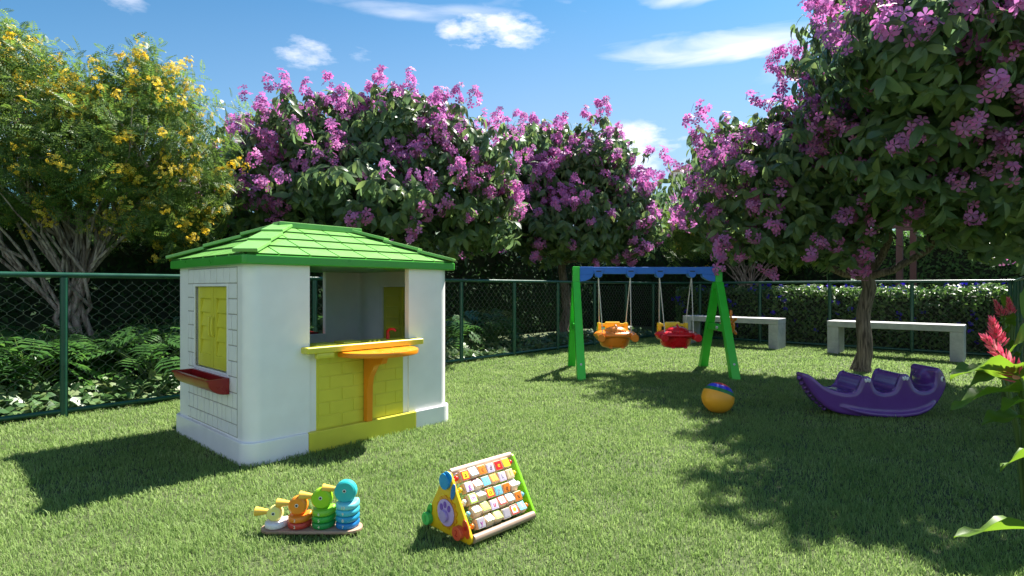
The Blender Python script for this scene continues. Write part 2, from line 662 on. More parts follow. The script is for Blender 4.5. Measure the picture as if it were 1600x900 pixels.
def feather_tree(label, base, stems, lobes, leaf_n, seed, flowers=26, group=None, leaf_s=.135):
    root = thing('acacia_tree', label, 'tree', base, 0, group)
    b = Vector(base)
    L = [(x - b.x, y - b.y, z, rx, ry, rz) for (x, y, z, rx, ry, rz) in lobes]
    mb = MB()
    for i, (ex, ey, ez, r0) in enumerate(stems):
        e = Vector((ex - b.x, ey - b.y, ez))
        s = Vector((random.uniform(-.04, .04), random.uniform(-.04, .04), -.05))
        r0 *= .62
        bow = Vector((e.x * -.40, e.y * -.40, 0))
        pts = curve_pts(s, e, bow, 9, .10, seed + i)
        mb.tube(pts, [r0 * (1.15 - .8 * k / 8) for k in range(9)], 9)
        for j in range(9):
            st = pts[random.randint(3, 8)]
            l = min(L, key=lambda q: (Vector(q[:3]) - e).length)
            dd = Vector(rand_dirs(1, -.3)[0])
            en = Vector((l[0] + dd.x * l[3] * .9, l[1] + dd.y * l[4] * .9, l[2] + dd.z * l[5] * .9))
            mb.tube(curve_pts(st, en, (0, 0, .05), 6, .09, seed + j), [.02 - .003 * k for k in range(6)], 5)
    mb.build('trunk', M['pale_bark'], root, ang=80)
    P, D = crown_points(L, leaf_n, (.35, 1.12), seed, edge=.5)
    n = len(P)
    pos, yd, nd, sc = whorls(P, D, 4, leaf_s, .8, .1, .06)
    yd[:, 2] += .45
    scatter('crown', PINNATE[0], PINNATE[1], frames_from(yd, nd, sc), pos, M['feather_leaf'], root)
    P, D = crown_points(L, flowers, (.55, 1.08), seed + 3, .08)
    pos, fr = panicles(P, D, 17, .02, .12, .055)
    scatter('blossom', FLOWER[0], FLOWER[1], fr, pos, M['yellow_petal'], root)
    return root


# ------------------------------------------------------------------ sky, sun, camera
SUN = Vector((.474, .524, 1.0)).normalized()
sun_el = math.asin(SUN.z)
sun_az = math.atan2(SUN.x, SUN.y)
w = bpy.data.worlds.new('World')
scene.world = w
w.use_nodes = True
nt = w.node_tree
for n in list(nt.nodes):
    nt.nodes.remove(n)
sky = N(nt, 'ShaderNodeTexSky', sky_type='NISHITA')
sky.sun_disc = False
sky.sun_elevation = sun_el
sky.sun_rotation = sun_az
sky.air_density = 1.0
sky.dust_density = .4
sky.ozone_density = 2.2
bg = N(nt, 'ShaderNodeBackground')
bg.inputs['Strength'].default_value = .102
wo = N(nt, 'ShaderNodeOutputWorld')


def mth(op, a, b=None, c=None, clamp=False):
    n = N(nt, 'ShaderNodeMath', operation=op, use_clamp=clamp)
    for i, x in enumerate((a, b, c)):
        if x is None:
            continue
        if isinstance(x, (int, float)):
            n.inputs[i].default_value = x
        else:
            nt.links.new(x, n.inputs[i])
    return n.outputs[0]


tc = N(nt, 'ShaderNodeTexCoord')
sep = N(nt, 'ShaderNodeSeparateXYZ')
nt.links.new(tc.outputs['Generated'], sep.inputs[0])
az = mth('ARCTAN2', sep.outputs[0], sep.outputs[1])
el = mth('ARCSINE', sep.outputs[2])
mp = N(nt, 'ShaderNodeMapping')
mp.inputs['Scale'].default_value = (1, 1, 2.6)
nt.links.new(tc.outputs['Generated'], mp.inputs['Vector'])
cn = N(nt, 'ShaderNodeTexNoise')
cn.inputs['Scale'].default_value = 13
cn.inputs['Detail'].default_value = 9
cn.inputs['Roughness'].default_value = .62
nt.links.new(mp.outputs[0], cn.inputs['Vector'])
mp2 = N(nt, 'ShaderNodeMapping')
mp2.inputs['Scale'].default_value = (1, 1, 6)
nt.links.new(tc.outputs['Generated'], mp2.inputs['Vector'])
cw = N(nt, 'ShaderNodeTexNoise')
cw.inputs['Scale'].default_value = 4.5
cw.inputs['Detail'].default_value = 8
cw.inputs['Distortion'].default_value = .5
nt.links.new(mp2.outputs[0], cw.inputs['Vector'])
total = None
#            az     el    half-az half-el strength
CLOUDS = [(-.040, .430, .105, .036, 1.0, cn), (-.355, .376, .055, .026, .8, cn), (-.640, .405, .070, .022, .55, cn), (-.26, .385, .03, .014, .4, cn),
          (.40, .385, .28, .035, .75, cw), (.30, .475, .34, .028, .8, cw), (-.15, .455, .22, .016, .4, cw), (.62, .36, .25, .05, .7, cw),
          (.215, .252, .10, .032, .95, cn), (-.01, .262, .07, .024, .95, cn), (.10, .215, .25, .03, .8, cn), (-.62, .20, .3, .05, .6, cn),
          (.55, .18, .3, .05, .6, cn), (1.75, .45, .5, .22, .9, cn), (-1.8, .5, .55, .3, .9, cn), (2.75, .55, .7, .35, 1, cn), (-2.6, .5, .6, .35, 1, cn)]  # the last, widest clouds are unseen, added behind the camera as white fill
for ca, ce, ha, he, st, src in CLOUDS:
    dx = mth('DIVIDE', mth('SUBTRACT', az, ca), ha)
    dy = mth('DIVIDE', mth('SUBTRACT', el, ce), he)
    d = mth('ADD', mth('MULTIPLY', dx, dx), mth('MULTIPLY', dy, dy))
    e = mth('SUBTRACT', 1.0, d)
    k = mth('MULTIPLY_ADD', src.outputs['Fac'], 3.6, -1.95)
    m_ = mth('MULTIPLY', mth('MULTIPLY', mth('ADD', mth('MULTIPLY', e, .75), k), 1.0, clamp=True), st)
    m_ = mth('MULTIPLY', m_, mth('MULTIPLY_ADD', e, .9, .5, clamp=True))
    total = m_ if total is None else mth('MAXIMUM', total, m_)
vm = N(nt, 'ShaderNodeVectorMath', operation='MULTIPLY')
vm.inputs[1].default_value = (.06, .135, .14)
nt.links.new(sky.outputs[0], vm.inputs[0])
gm = N(nt, 'ShaderNodeGamma')
gm.inputs['Gamma'].default_value = 1.35
nt.links.new(vm.outputs[0], gm.inputs['Color'])
# the air whitens towards the horizon
hz = N(nt, 'ShaderNodeMapRange', interpolation_type='SMOOTHSTEP')
hz.inputs[1].default_value = .66
hz.inputs[2].default_value = -.02
hz.inputs[3].default_value = 0.0
hz.inputs[4].default_value = .95
nt.links.new(el, hz.inputs[0])
hmix = N(nt, 'ShaderNodeMix', data_type='RGBA')
dt = N(nt, 'ShaderNodeVectorMath', operation='DOT_PRODUCT')
nt.links.new(tc.outputs['Generated'], dt.inputs[0])
dt.inputs[1].default_value = (math.sin(sun_az), math.cos(sun_az), 0)
nt.links.new(mth('MULTIPLY', hz.outputs[0], mth('MULTIPLY_ADD', mth('ABSOLUTE', dt.outputs['Value']), .95, .30, clamp=True)), hmix.inputs['Factor'])  # haze opposite the sun is added to warm the fill light
nt.links.new(gm.outputs[0], hmix.inputs[6])
hmix.inputs[7].default_value = (.47, .565, .72, 1)
vs2 = N(nt, 'ShaderNodeVectorMath', operation='SCALE')
vs2.inputs['Scale'].default_value = 4.2
nt.links.new(hmix.outputs[2], vs2.inputs[0])
mixc = N(nt, 'ShaderNodeMix', data_type='RGBA')
nt.links.new(total, mixc.inputs['Factor'])
nt.links.new(vs2.outputs[0], mixc.inputs[6])
mixc.inputs[7].default_value = (4.5, 4.45, 4.8, 1)
nt.links.new(mixc.outputs[2], bg.inputs['Color'])
nt.links.new(bg.outputs[0], wo.inputs[0])

ld = bpy.data.lights.new('sun', 'SUN')
ld.energy = 5.0
ld.angle = R(.55)
ld.color = (1, .945, .86)
lo = bpy.data.objects.new('sun', ld)
COL.objects.link(lo)
lo.rotation_euler = SUN.to_track_quat('Z', 'Y').to_euler()
lo.location = (6, 6, 12)

cd = bpy.data.cameras.new('camera')
cam = bpy.data.objects.new('camera', cd)
COL.objects.link(cam)
cam.location = (0, 0, 1.0)
cam.rotation_euler = (R(90), 0, 0)
cd.sensor_width = 36
cd.lens = 872 / 1600 * 36
cd.clip_start = .05
cd.clip_end = 2000
scene.camera = cam
vs = scene.view_settings
vs.view_transform = 'Standard'
vs.look = 'None'
vs.exposure = 1.6
vs.gamma = 1
vs.use_curve_mapping = False
scene.cycles.max_bounces = 8
scene.cycles.transparent_max_bounces = 8
scene.cycles.sample_clamp_indirect = 6

# ------------------------------------------------------------------ ground
m, nt, out = new_mat('lawn soil')
b = N(nt, 'ShaderNodeBsdfPrincipled')
tc = N(nt, 'ShaderNodeTexCoord')
no = N(nt, 'ShaderNodeTexNoise')
no.inputs['Scale'].default_value = 55
no.inputs['Detail'].default_value = 8
nt.links.new(tc.outputs['Object'], no.inputs['Vector'])
nt.links.new(ramp(nt, no.outputs['Fac'], [(.3, (.03, .045, .015)), (.7, (.08, .105, .03))]), b.inputs['Base Color'])
b.inputs['Roughness'].default_value = .95
nt.links.new(b.outputs[0], out.inputs[0])
g = MB()
g.poly([(-700, -300, 0), (700, -300, 0), (700, 900, 0), (-700, 900, 0)])
tag(g.build('ground', m), kind='structure')

# grass: a colour that wanders over the lawn
m, nt, out = new_mat('lawn grass blade')
geo = N(nt, 'ShaderNodeNewGeometry')
tc = N(nt, 'ShaderNodeTexCoord')
no = N(nt, 'ShaderNodeTexNoise')
no.inputs['Scale'].default_value = 2.4
no.inputs['Detail'].default_value = 6
nt.links.new(tc.outputs['Object'], no.inputs['Vector'])
ad = N(nt, 'ShaderNodeMath', operation='MULTIPLY_ADD')
nt.links.new(geo.outputs['Random Per Island'], ad.inputs[0])
ad.inputs[1].default_value = .6
s2 = N(nt, 'ShaderNodeMath', operation='MULTIPLY_ADD')
nt.links.new(no.outputs['Fac'], s2.inputs[0])
s2.inputs[1].default_value = .8
s2.inputs[2].default_value = -.2
nt.links.new(s2.outputs[0], ad.inputs[2])
gc = ramp(nt, ad.outputs[0], [(.08, (.11, .195, .045)), (.45, (.19, .29, .078)), (.8, (.265, .36, .125)), (1, (.39, .43, .21))])
b = N(nt, 'ShaderNodeBsdfPrincipled')
nt.links.new(gc, b.inputs['Base Color'])
b.inputs['Roughness'].default_value = .6
b.inputs['Specular IOR Level'].default_value = .22
t = N(nt, 'ShaderNodeBsdfTranslucent')
hs = N(nt, 'ShaderNodeHueSaturation')
hs.inputs['Value'].default_value = 1.5
nt.links.new(gc, hs.inputs['Color'])
nt.links.new(hs.outputs[0], t.inputs['Color'])
mx = N(nt, 'ShaderNodeMixShader')
mx.inputs[0].default_value = .4
nt.links.new(b.outputs[0], mx.inputs[1])
nt.links.new(t.outputs[0], mx.inputs[2])
nt.links.new(mx.outputs[0], out.inputs[0])
M['grass'] = m


def grass_band(r0, r1, dens, width, height):
    A = (r1 * r1 - r0 * r0) * PI / 2 * 1.24
    n = int(A * dens)
    r = np.sqrt(rng.uniform(r0 * r0, r1 * r1, n))
    a = rng.uniform(-.12 * PI, 1.12 * PI, n)
    x, y = r * np.cos(a), r * np.sin(a)
    p = np.stack([x, y, np.zeros(n)], 1)
    uu = x * U.x + y * U.y
    vv = x * V.x + y * V.y
    keep = (vv < 5.55) & (uu < 10.55) & (vv > -3.2)
    keep &= ~((uu > 1.35) & (uu < 2.70) & (vv > 3.25) & (vv < 4.25))
    cl = vnoise(p, 5.0, 2.0) * .5 + vnoise(p, 17.0, 4.0) * .5
    keep &= rng.random(n) < np.clip(.8 + .45 * cl, .2, 1)
    p, cl = p[keep], cl[keep]
    n = len(p)
    th = rng.uniform(0, 2 * PI, n)
    bx, by = np.cos(th), np.sin(th)
    h = height * rng.uniform(.5, 1.15, n) * (1 + .28 * cl)
    long_ = rng.random(n) < .05
    h = np.where(long_, h * 1.45, h)
    lean = rng.uniform(.15, 1.05, n) * h
    wd = width * rng.uniform(.6, 1.3, n)
    sx, sy = -by * wd * .5, bx * wd * .5
    V5 = np.zeros((n, 5, 3))
    V5[:, 0] = p + np.stack([sx, sy, 0 * h], 1)
    V5[:, 1] = p - np.stack([sx, sy, 0 * h], 1)
    mid = p + np.stack([bx * lean * .35, by * lean * .35, h * .6], 1)
    V5[:, 2] = mid - np.stack([sx * .8, sy * .8, 0 * h], 1)
    V5[:, 3] = mid + np.stack([sx * .8, sy * .8, 0 * h], 1)
    V5[:, 4] = p + np.stack([bx * lean, by * lean, h * rng.uniform(.75, 1.0, n)], 1)
    base = (np.arange(n) * 5)[:, None]
    ff = (base + np.array([0, 1, 2, 3, 3, 2, 4])[None]).ravel()
    ss = ((np.arange(n) * 7)[:, None] + np.array([0, 4])[None]).ravel()
    return V5.reshape(-1, 3), ff, ss


parts = [grass_band(.6, 1.6, 2500, .005, .034), grass_band(1.6, 3.0, 24000, .0030, .027), grass_band(3.0, 4.6, 14000, .0040, .027),
         grass_band(4.6, 7.0, 8000, .0052, .028), grass_band(7.0, 12.5, 4200, .0075, .028)]
v, f, s = join_arrays(parts)
o = link('grass', np_mesh('grass', v, f, s, [M['grass']]))
tag(o, 'short mown green lawn grass covering the play yard', 'grass', kind='stuff')


# ------------------------------------------------------------------ chain link fences
def fence(label, A, B, post_s, zt=1.10, zb=.045):
    A, B = Vector(A), Vector(B)
    d = (B - A)
    L = d.length
    rz = math.atan2(d.y, d.x)
    root = thing('chain_link_fence', label, 'fence', A, rz, 'green chain link fence runs')
    mb = MB()
    mb.cyl((0, 0, zt), (L, 0, zt), .021, seg=14)
    mb.build('top_rail', M['fence'], root)
    mb = MB()
    mb.cyl((0, 0, zb), (L, 0, zb), .019, seg=12)
    mb.build('bottom_rail', M['fence'], root)
    for s_ in post_s:
        mb = MB()
        mb.cyl((s_, -.004, -.05), (s_, -.004, zt - .019), .026, seg=14)
        mb.build('post', M['fence'], root)
    # woven wire: zigzag strands hooked into each other
    p, hstep, r = .046, .047, .0026
    ns = int(L / p)
    nz = int((zt - zb - .03) / hstep)
    V_, F_, S_ = [], [], []
    js = np.arange(nz + 1)
    for i in range(ns + 1):
        ph = i % 2
        sg = np.where((js + ph) % 2 == 0, 1.0, -1.0)
        x = i * p + sg * p * .53
        z = zb + .015 + js * hstep
        yo = sg * .0022 * (1 if ph else -1)
        pts = np.repeat(np.stack([x, yo, z], 1), 2, axis=0)
        pts[0::2, 2] -= hstep * .13
        pts[1::2, 2] += hstep * .13
        k = len(pts)
        ring = np.array([[0, 1], [-.866, -.5], [.866, -.5]]) * r
        vv = np.zeros((k, 3, 3))
        vv[:, :, 0] = pts[:, None, 0] + ring[None, :, 0]
        vv[:, :, 1] = pts[:, None, 1] + ring[None, :, 1]
        vv[:, :, 2] = pts[:, None, 2]
        idx = np.arange(k - 1)[:, None] * 3
        q = np.concatenate([idx + np.array([[a, (a + 1) % 3, (a + 1) % 3 + 3, a + 3]]) for a in range(3)], 0)
        V_.append(vv.reshape(-1, 3))
        F_.append(q.ravel())
        S_.append(np.arange(len(q)) * 4)
    v, f, s = join_arrays(list(zip(V_, F_, S_)))
    link('wire_mesh', np_mesh('wire_mesh', v, f, s, [M['wire']]), root)
    return root


CA = uv(10.5, 5.5)
S0 = -4.2
fence('chain link fence beside the playhouse, in front of the yellow flowering tree', uv(S0, 5.5), CA, [.845 + 1.04 * k - S0 for k in range(-4, 10)] + [10.5 - S0])
CB = Vector((6.98, 7.84, 0))
fence('chain link fence behind the two concrete benches', CA, CA + (CB - CA).normalized() * 5.42, [.852 + 1.128 * k for k in range(0, 5)])
CC = CA + (CB - CA).normalized() * 5.42
fence('chain link fence seen almost edge on behind the red ginger plants', CC, CC + Vector((-.651, -.759, 0)) * 6.2, [.03] + [1.1 * k for k in range(1, 6)])

# ------------------------------------------------------------------ hedges
def face_scatter(boxes, dens, tv, tf, size, mat, name, parent, flowers=None):
    """leaves over the top, front and ends of boxes (x0,x1,y0,y1,z0,z1), local frame of the parent"""
    pos, nrm = [], []
    for (x0, x1, y0, y1, z0, z1) in boxes:
        for ax, sg in ((1, -1), (2, 1), (0, -1), (0, 1), (1, 1)):
            lo = np.array([x0, y0, z0])
            hi = np.array([x1, y1, z1])
            ext = hi - lo
            area = np.prod(np.delete(ext, ax))
            k = dens * (1 if not (ax == 1 and sg > 0) else .4)
            n = int(area * k)
            p = lo + ext * rng.random((n, 3))
            p[:, ax] = hi[ax] if sg > 0 else lo[ax]
            nn = np.zeros((n, 3))
            nn[:, ax] = sg
            p += nn * (.05 * vnoise(p, 3.0, 1.0) + .05 * vnoise(p, 8.0, 2.0) + rng.uniform(-.09, .03, n))[:, None]
            pos.append(p)
            nrm.append(nn)
    pos, nrm = np.concatenate(pos), np.concatenate(nrm)
    n = len(pos)
    nd = unit(nrm + np.array([0, 0, .55]) + rng.normal(0, .5, (n, 3)))
    yd = np.cross(nd, rand_dirs(n)) + np.array([0, 0, -.2])
    o = scatter(name, tv, tf, frames_from(yd, nd, size * rng.uniform(.65, 1.3, n)), pos, mat, parent)
    if flowers:
        k = np.where((rng.random(n) < flowers) & (vnoise(pos, 4.0, 7.0) > -.1))[0]
        P, D = pos[k] + nrm[k] * .03, nrm[k]
        p2, fr = panicles(P, D, 5, .026, .03, .04)
        scatter('flower', FLOWER[0], FLOWER[1], fr, p2, M['violet_petal'], parent)
    return o


def hedge(name, label, origin, rz, boxes, dens, size, mat, flowers=None, group=None):
    root = thing(name, label, 'hedge', origin, rz, group)
    mb = MB()
    for (x0, x1, y0, y1, z0, z1) in boxes:
        mb.b2((x0 + .06, y0 + .09, 0), (x1 - .06, y1 - .05, z1 - .1), bev=.05)
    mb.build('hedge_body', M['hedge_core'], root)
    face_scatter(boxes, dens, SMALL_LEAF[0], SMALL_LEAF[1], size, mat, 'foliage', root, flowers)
    return root


# local frame of run A: x along U from uv(0,5.5); +y away from the yard
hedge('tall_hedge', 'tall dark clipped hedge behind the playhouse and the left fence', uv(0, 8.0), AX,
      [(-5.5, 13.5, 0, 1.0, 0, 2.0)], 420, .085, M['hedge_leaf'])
# run B: local x along -V, +y along U (away from the yard)
rzB = math.atan2(-V.y, -V.x)
hedge('flowering_hedge', 'low leafy hedge with violet flowers right behind the benches', uv(10.78, 5.3), rzB,
      [(0, 6.6, 0, .62, 0, .98)], 1050, .072, M['flower_hedge_leaf'], .03)
hedge('tall_hedge', 'tall dark hedge behind the brown pergola posts, lit along its top', uv(13.2, 2.6), rzB,
      [(0, 8.5, 0, 1.0, 0, 2.12)], 700, .075, M['clipped_leaf'])
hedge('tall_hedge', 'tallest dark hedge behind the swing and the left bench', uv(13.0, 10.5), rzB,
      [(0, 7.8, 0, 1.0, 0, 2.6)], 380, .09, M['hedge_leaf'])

# shrub by the right corner
root = thing('flowering_shrub', 'leafy shrub with violet flowers rising at the right end of the far fence', 'shrub', (7.75, 7.2, 0))
P, D = crown_points([(0, 0, .8, .5, .5, .8), (.1, .1, 1.5, .35, .35, .4)], 170, (.5, 1.05), 5)
pos, yd, nd, sc = whorls(P, D, 5, .09, 1, .3)
scatter('foliage', LEAF[0], LEAF[1], frames_from(yd, nd, sc), pos, M['flower_hedge_leaf'], root)
P, D = crown_points([(0, 0, .8, .5, .5, .8), (.1, .1, 1.5, .35, .35, .4)], 10, (.95, 1.1), 6)
p2, fr = panicles(P, D, 8, .03, .05, .05)
scatter('flower', FLOWER[0], FLOWER[1], fr, p2, M['violet_petal'], root)
mb = MB()
for k in range(5):
    mb.tube(curve_pts((0, 0, 0), (random.uniform(-.3, .3), random.uniform(-.3, .3), 1.2), (0, 0, 0), 5, .05, k), [.015, .013, .011, .009, .006], 5)
mb.build('stem', M['twig'], root)

# pergola behind the hedge
root = thing('pergola', 'brown wooden pergola posts with a top beam, beyond the violet flowered hedge', 'pergola', uv(12.0, -.5), rzB)
for (x, y, wd) in ((0.0, 0, .13), (-.12, .72, .13)):
    pass
pg = Vector(root.location)


def to_local(rt, p):
    return (Matrix.Rotation(-rt.rotation_euler.z, 3, 'Z') @ (Vector(p) - rt.location))


posts = [Vector((6.91, 9.95, 0)), Vector((7.42, 10.32, 0))]
for q in posts:
    l = to_local(root, q)
    mb = MB()
    mb.box((.1, .1, 2.06), (l.x, l.y, 1.03), bev=.006)
    mb.build('post', M['post_brown'], root)
l0, l1 = to_local(root, posts[0]), to_local(root, posts[1])
mb = MB()
mb.box((3.2, .08, .12), (l0.x + 1.4, l0.y, 2.125), bev=.006)
mb.build('beam', M['post_brown'], root)
mb = MB()
mb.box((3.2, .08, .12), (l1.x + 1.4, l1.y, 2.125), bev=.006)
mb.build('beam', M['post_brown'], root)

# ------------------------------------------------------------------ planting behind run A
def philo_template():
    v, f = [], []
    n = 6
    for i in range(n):
        t = .10 + .8 * i / (n - 1)
        L = .62 * math.sin(PI * (.18 + .74 * i / (n - 1))) + .06
        for s in (-1, 1):
            b = len(v)
            z = -.35 * t * t
            v += [(0, t - .05, z), (0, t + .07, z), (s * L * .6, t + .125 + L * .12, z + .02), (s * L, t + .07 + L * .4, z - .10), (s * L * .6, t - .005 + L * .1, z + .02)]
            f.append((b, b + 4, b + 3, b + 2, b + 1) if s > 0 else (b, b + 1, b + 2, b + 3, b + 4))
    b = len(v)
    v += [(-.05, .9, -.3), (.05, .9, -.3), (0, 1.1, -.42)]
    f.append((b, b + 1, b + 2))
    return v, f


PH = philo_template()


def make_philo(seed):
    rg = np.random.default_rng(seed)
    root = thing('philodendron_plant', 'philodendron with deeply cut dark leaves growing behind the left fence', 'plant', (0, 0, 0), 0, 'philodendrons behind the left fence')
    n = 40
    a = rg.uniform(0, 2 * PI, n)
    reach = .34 * rg.random(n) ** .6
    hh = rg.uniform(.3, .6, n) - reach * .3
    pos = np.stack([np.cos(a) * reach, np.sin(a) * reach, hh], 1)
    yd = np.stack([np.cos(a), np.sin(a), rg.uniform(-.45, .25, n)], 1)
    nd = np.tile(np.array([0, 0, 1.0]), (n, 1)) + rg.normal(0, .25, (n, 3))
    scatter('foliage', PH[0], PH[1], frames_from(yd, nd, rg.uniform(.13, .23, n)), pos, M['philo_leaf'], root)
    mb = MB()
    for i in range(n):
        mb.tube([(0, 0, 0), tuple(pos[i] * np.array([.5, .5, .7])), tuple(pos[i])], [.008, .006, .004], 4)
    mb.build('stem', M['stem'], root)
    return root


protos = [make_philo(3), make_philo(4), make_philo(5)]
spots = [(-1.2 + .47 * i + random.uniform(-.12, .12), 6.25 + .55 * (i % 2) + random.uniform(-.12, .15)) for i in range(18)]
spots += [(-1.0 + .6 * i, 7.35 + random.uniform(-.1, .1)) for i in range(10)] + [(-1.1 + .55 * i + random.uniform(-.1, .1), 6.7 + random.uniform(-.1, .1)) for i in range(9)]
for i, (u_, v_) in enumerate(spots):
    o = protos[i] if i < 3 else dup_tree(protos[i % 3])
    o.location = uv(u_, v_)
    o.rotation_euler.z = random.uniform(0, 6.28)
    o.scale = [random.uniform(1.0, 1.28)] * 3

# ivy carpet
n = 5200
uu, vv = rng.uniform(-2.5, 10.4, n), 5.56 + .75 * rng.random(n) ** 1.4
z = .04 + .16 * rng.random(n) * np.clip((vv - 5.5) * 3, .3, 1)
pos = np.outer(uu, np.array(U)) + np.outer(vv, np.array(V)) + np.outer(z, np.array([0, 0, 1.0]))
IV = ([(0, 0, 0), (.42, -.1, .03), (.5, .35, .0), (.22, .72, -.04), (0, 1.0, -.12), (-.22, .72, -.04), (-.5, .35, 0), (-.42, -.1, .03), (0, .4, .03)],
      [(0, 1, 2, 8), (8, 2, 3, 4), (8, 4, 5, 6), (0, 8, 6, 7)])
nd = np.tile(np.array([0, 0, 1.0]), (n, 1)) - np.array(V) * .5 + rng.normal(0, .45, (n, 3))
yd = rand_dirs(n) * np.array([1, 1, .3])
o = scatter('ivy_groundcover', IV[0], IV[1], frames_from(yd, nd, rng.uniform(.05, .105, n)), pos, M['ivy_leaf'])
tag(o, 'low carpet of pale and green ivy leaves along the foot of the left fence', 'ivy', kind='stuff')

# ------------------------------------------------------------------ trees
G1 = 'purple flowering trees'
bloom_tree('purple flowering tree with broad crown rising behind the green playhouse roof', (-1.95, 8.1, 0), (-1.9, 8.05, 1.62),
           [(-1.95, 8.0, 2.75, 1.15, 1.1, .95), (-3.45, 7.9, 2.4, .95, .9, .85), (-1.55, 7.9, 3.25, .7, .75, .55), (-2.95, 7.9, 3.0, .75, .8, .6), (-.75, 7.9, 2.5, .8, .85, .95), (-1.9, 7.3, 2.2, 1.3, .8, .6), (-.5, 8.0, 2.1, .55, .6, .6)],
           54, .18, 15, .048, 21, .1, group=G1)
bloom_tree('purple flowering tree with small crown standing behind the swing', (1.02, 10.9, 0), (.98, 10.85, 1.55),
           [(1.2, 10.9, 2.7, 1.1, 1.05, .95), (.6, 10.8, 3.6, .7, .7, .65), (1.7, 10.8, 3.5, .65, .7, .65), (2.2, 10.8, 2.4, .75, .8, .8), (.15, 10.6, 2.5, .75, .8, .8), (1.2, 10.3, 2.1, 1.2, .7, .55)],
           50, .185, 15, .054, 33, .085, group=G1)
bloom_tree('largest purple flowering tree, its bare trunk standing on the lawn by the right bench', (4.18, 6.70, 0), (4.2, 6.6, 1.16),
           [(2.88, 6.9, 2.3, .8, .8, .8), (3.65, 6.3, 2.4, 1.0, 1.0, .85), (4.35, 5.9, 3.3, 1.15, 1.1, 1.0), (4.95, 5.7, 2.35, .85, .9, .85), (3.55, 4.9, 3.0, .85, .95, .75), (3.0, 4.15, 2.85, .5, .5, .45), (4.2, 4.4, 3.0, .9, .9, .7), (3.4, 6.5, 1.75, .8, .7, .45), (5.3, 5.0, 2.5, .7, .8, .8), (5.15, 5.9, 1.9, .65, .65, .6), (4.3, 6.3, 2.38, 1.0, .8, .5), (4.7, 5.3, 2.5, .7, .7, .55), (3.95, 5.35, 2.3, .8, .7, .5), (4.4, 5.15, 2.15, .75, .65, .5), (3.6, 5.0, 2.35, .6, .5, .55), (4.15, 4.85, 2.6, .6, .5, .6)],
           60, .158, 19, .048, 47, .079, group=G1, zb=.55)

feather_tree('yellow flowering tree with several pale trunks behind the left fence', (-4.55, 5.85, 0),
             [(-5.6, 5.6, 2.6, .05), (-5.0, 5.9, 2.9, .06), (-4.4, 6.0, 2.7, .045), (-3.9, 5.9, 2.3, .055), (-5.8, 5.2, 2.0, .04), (-4.9, 5.3, 2.4, .035), (-3.5, 6.1, 2.5, .035), (-5.3, 5.9, 2.4, .03), (-4.1, 5.7, 2.4, .03), (-4.7, 6.2, 2.6, .03), (-3.7, 5.7, 2.2, .028)],
             [(-4.95, 5.7, 2.65, .75, .7, .65), (-5.5, 5.6, 3.1, .5, .5, .5), (-5.0, 5.6, 3.1, .3, .35, .4), (-3.85, 5.95, 2.6, .6, .65, .6), (-4.05, 6.0, 3.1, .28, .3, .45), (-3.7, 6.0, 2.95, .26, .3, .4), (-4.4, 5.6, 2.25, .7, .6, .4), (-5.9, 5.0, 2.5, .6, .6, .5), (-3.6, 6.2, 2.1, .42, .5, .42), (-4.45, 5.8, 2.75, .35, .4, .4), (-4.0, 6.1, 1.85, .55, .5, .35), (-3.7, 6.3, 1.65, .35, .4, .3), (-4.9, 5.4, 1.95, .6, .5, .3)],
             118, 61, 38, 'yellow flowering trees')
feather_tree('yellow flowering tree with pale forked trunk between the swing and the right trunk', (5.0, 11.9, 0),
             [(4.4, 12.0, 2.2, .05), (4.9, 11.8, 2.4, .06), (5.4, 11.9, 2.3, .055), (5.8, 12.0, 2.0, .04), (4.1, 11.9, 1.9, .035)],
             [(4.9, 12.0, 2.6, 1.0, .9, .8), (5.9, 12.0, 2.1, .7, .6, .6), (4.0, 12.0, 2.3, .7, .6, .6)],
             75, 71, 12, 'yellow flowering trees', .26)

# ------------------------------------------------------------------ far town on a rise
hill = MB()
pr = []
for i in range(41):
    a = -1.2 + 2.4 * i / 40
    pr.append(a)
rows = []
for j, (rad, hgt) in enumerate(((55, -.2), (75, 4.0), (100, 9.0), (140, 12.0))):
    rows.append([hill.bm.verts.new((rad * math.sin(a), rad * math.cos(a), hgt * (1 + .25 * math.sin(a * 5 + j)) if hgt > 0 else hgt)) for a in pr])
for a, b_ in zip(rows, rows[1:]):
    for i in range(40):
        hill.bm.faces.new((a[i], a[i + 1], b_[i + 1], b_[i]))
tag(hill.build('hill', plastic('hill scrub', (.10, .14, .09), .95, .4, .1, .2), ang=80), kind='structure')

m, nt, out = new_mat('town render')
b = N(nt, 'ShaderNodeBsdfPrincipled')
b.inputs['Base Color'].default_value = (.62, .6, .58, 1)
b.inputs['Roughness'].default_value = .9
nt.links.new(b.outputs[0], out.inputs[0])
M['town'] = m
M['town_glass'] = plastic('dark window', (.07, .08, .1), .2, .1)
M['town_roof'] = plastic('clay roof', (.33, .2, .15), .8, .1)
LOOKS = [('pale three storey house on the far rise', 'gap left of the largest tree')]
k = 0
TOWN = [(-.55, 78, 9, 7.5, 'far pale house seen in the gap between the yellow tree and the purple tree', 0), (-.50, 84, 7, 9.5, 'far tall pale house just above the playhouse, between two tree crowns', 1),
        (.285, 80, 9, 9.0, 'far pale house with flat roof in the gap right of the swing', 1), (.325, 92, 8, 12.5, 'far taller pale house right behind the gap beyond the swing', 0),
        (.665, 85, 10, 9.5, 'far pale house glimpsed above the pergola beam', 0)]
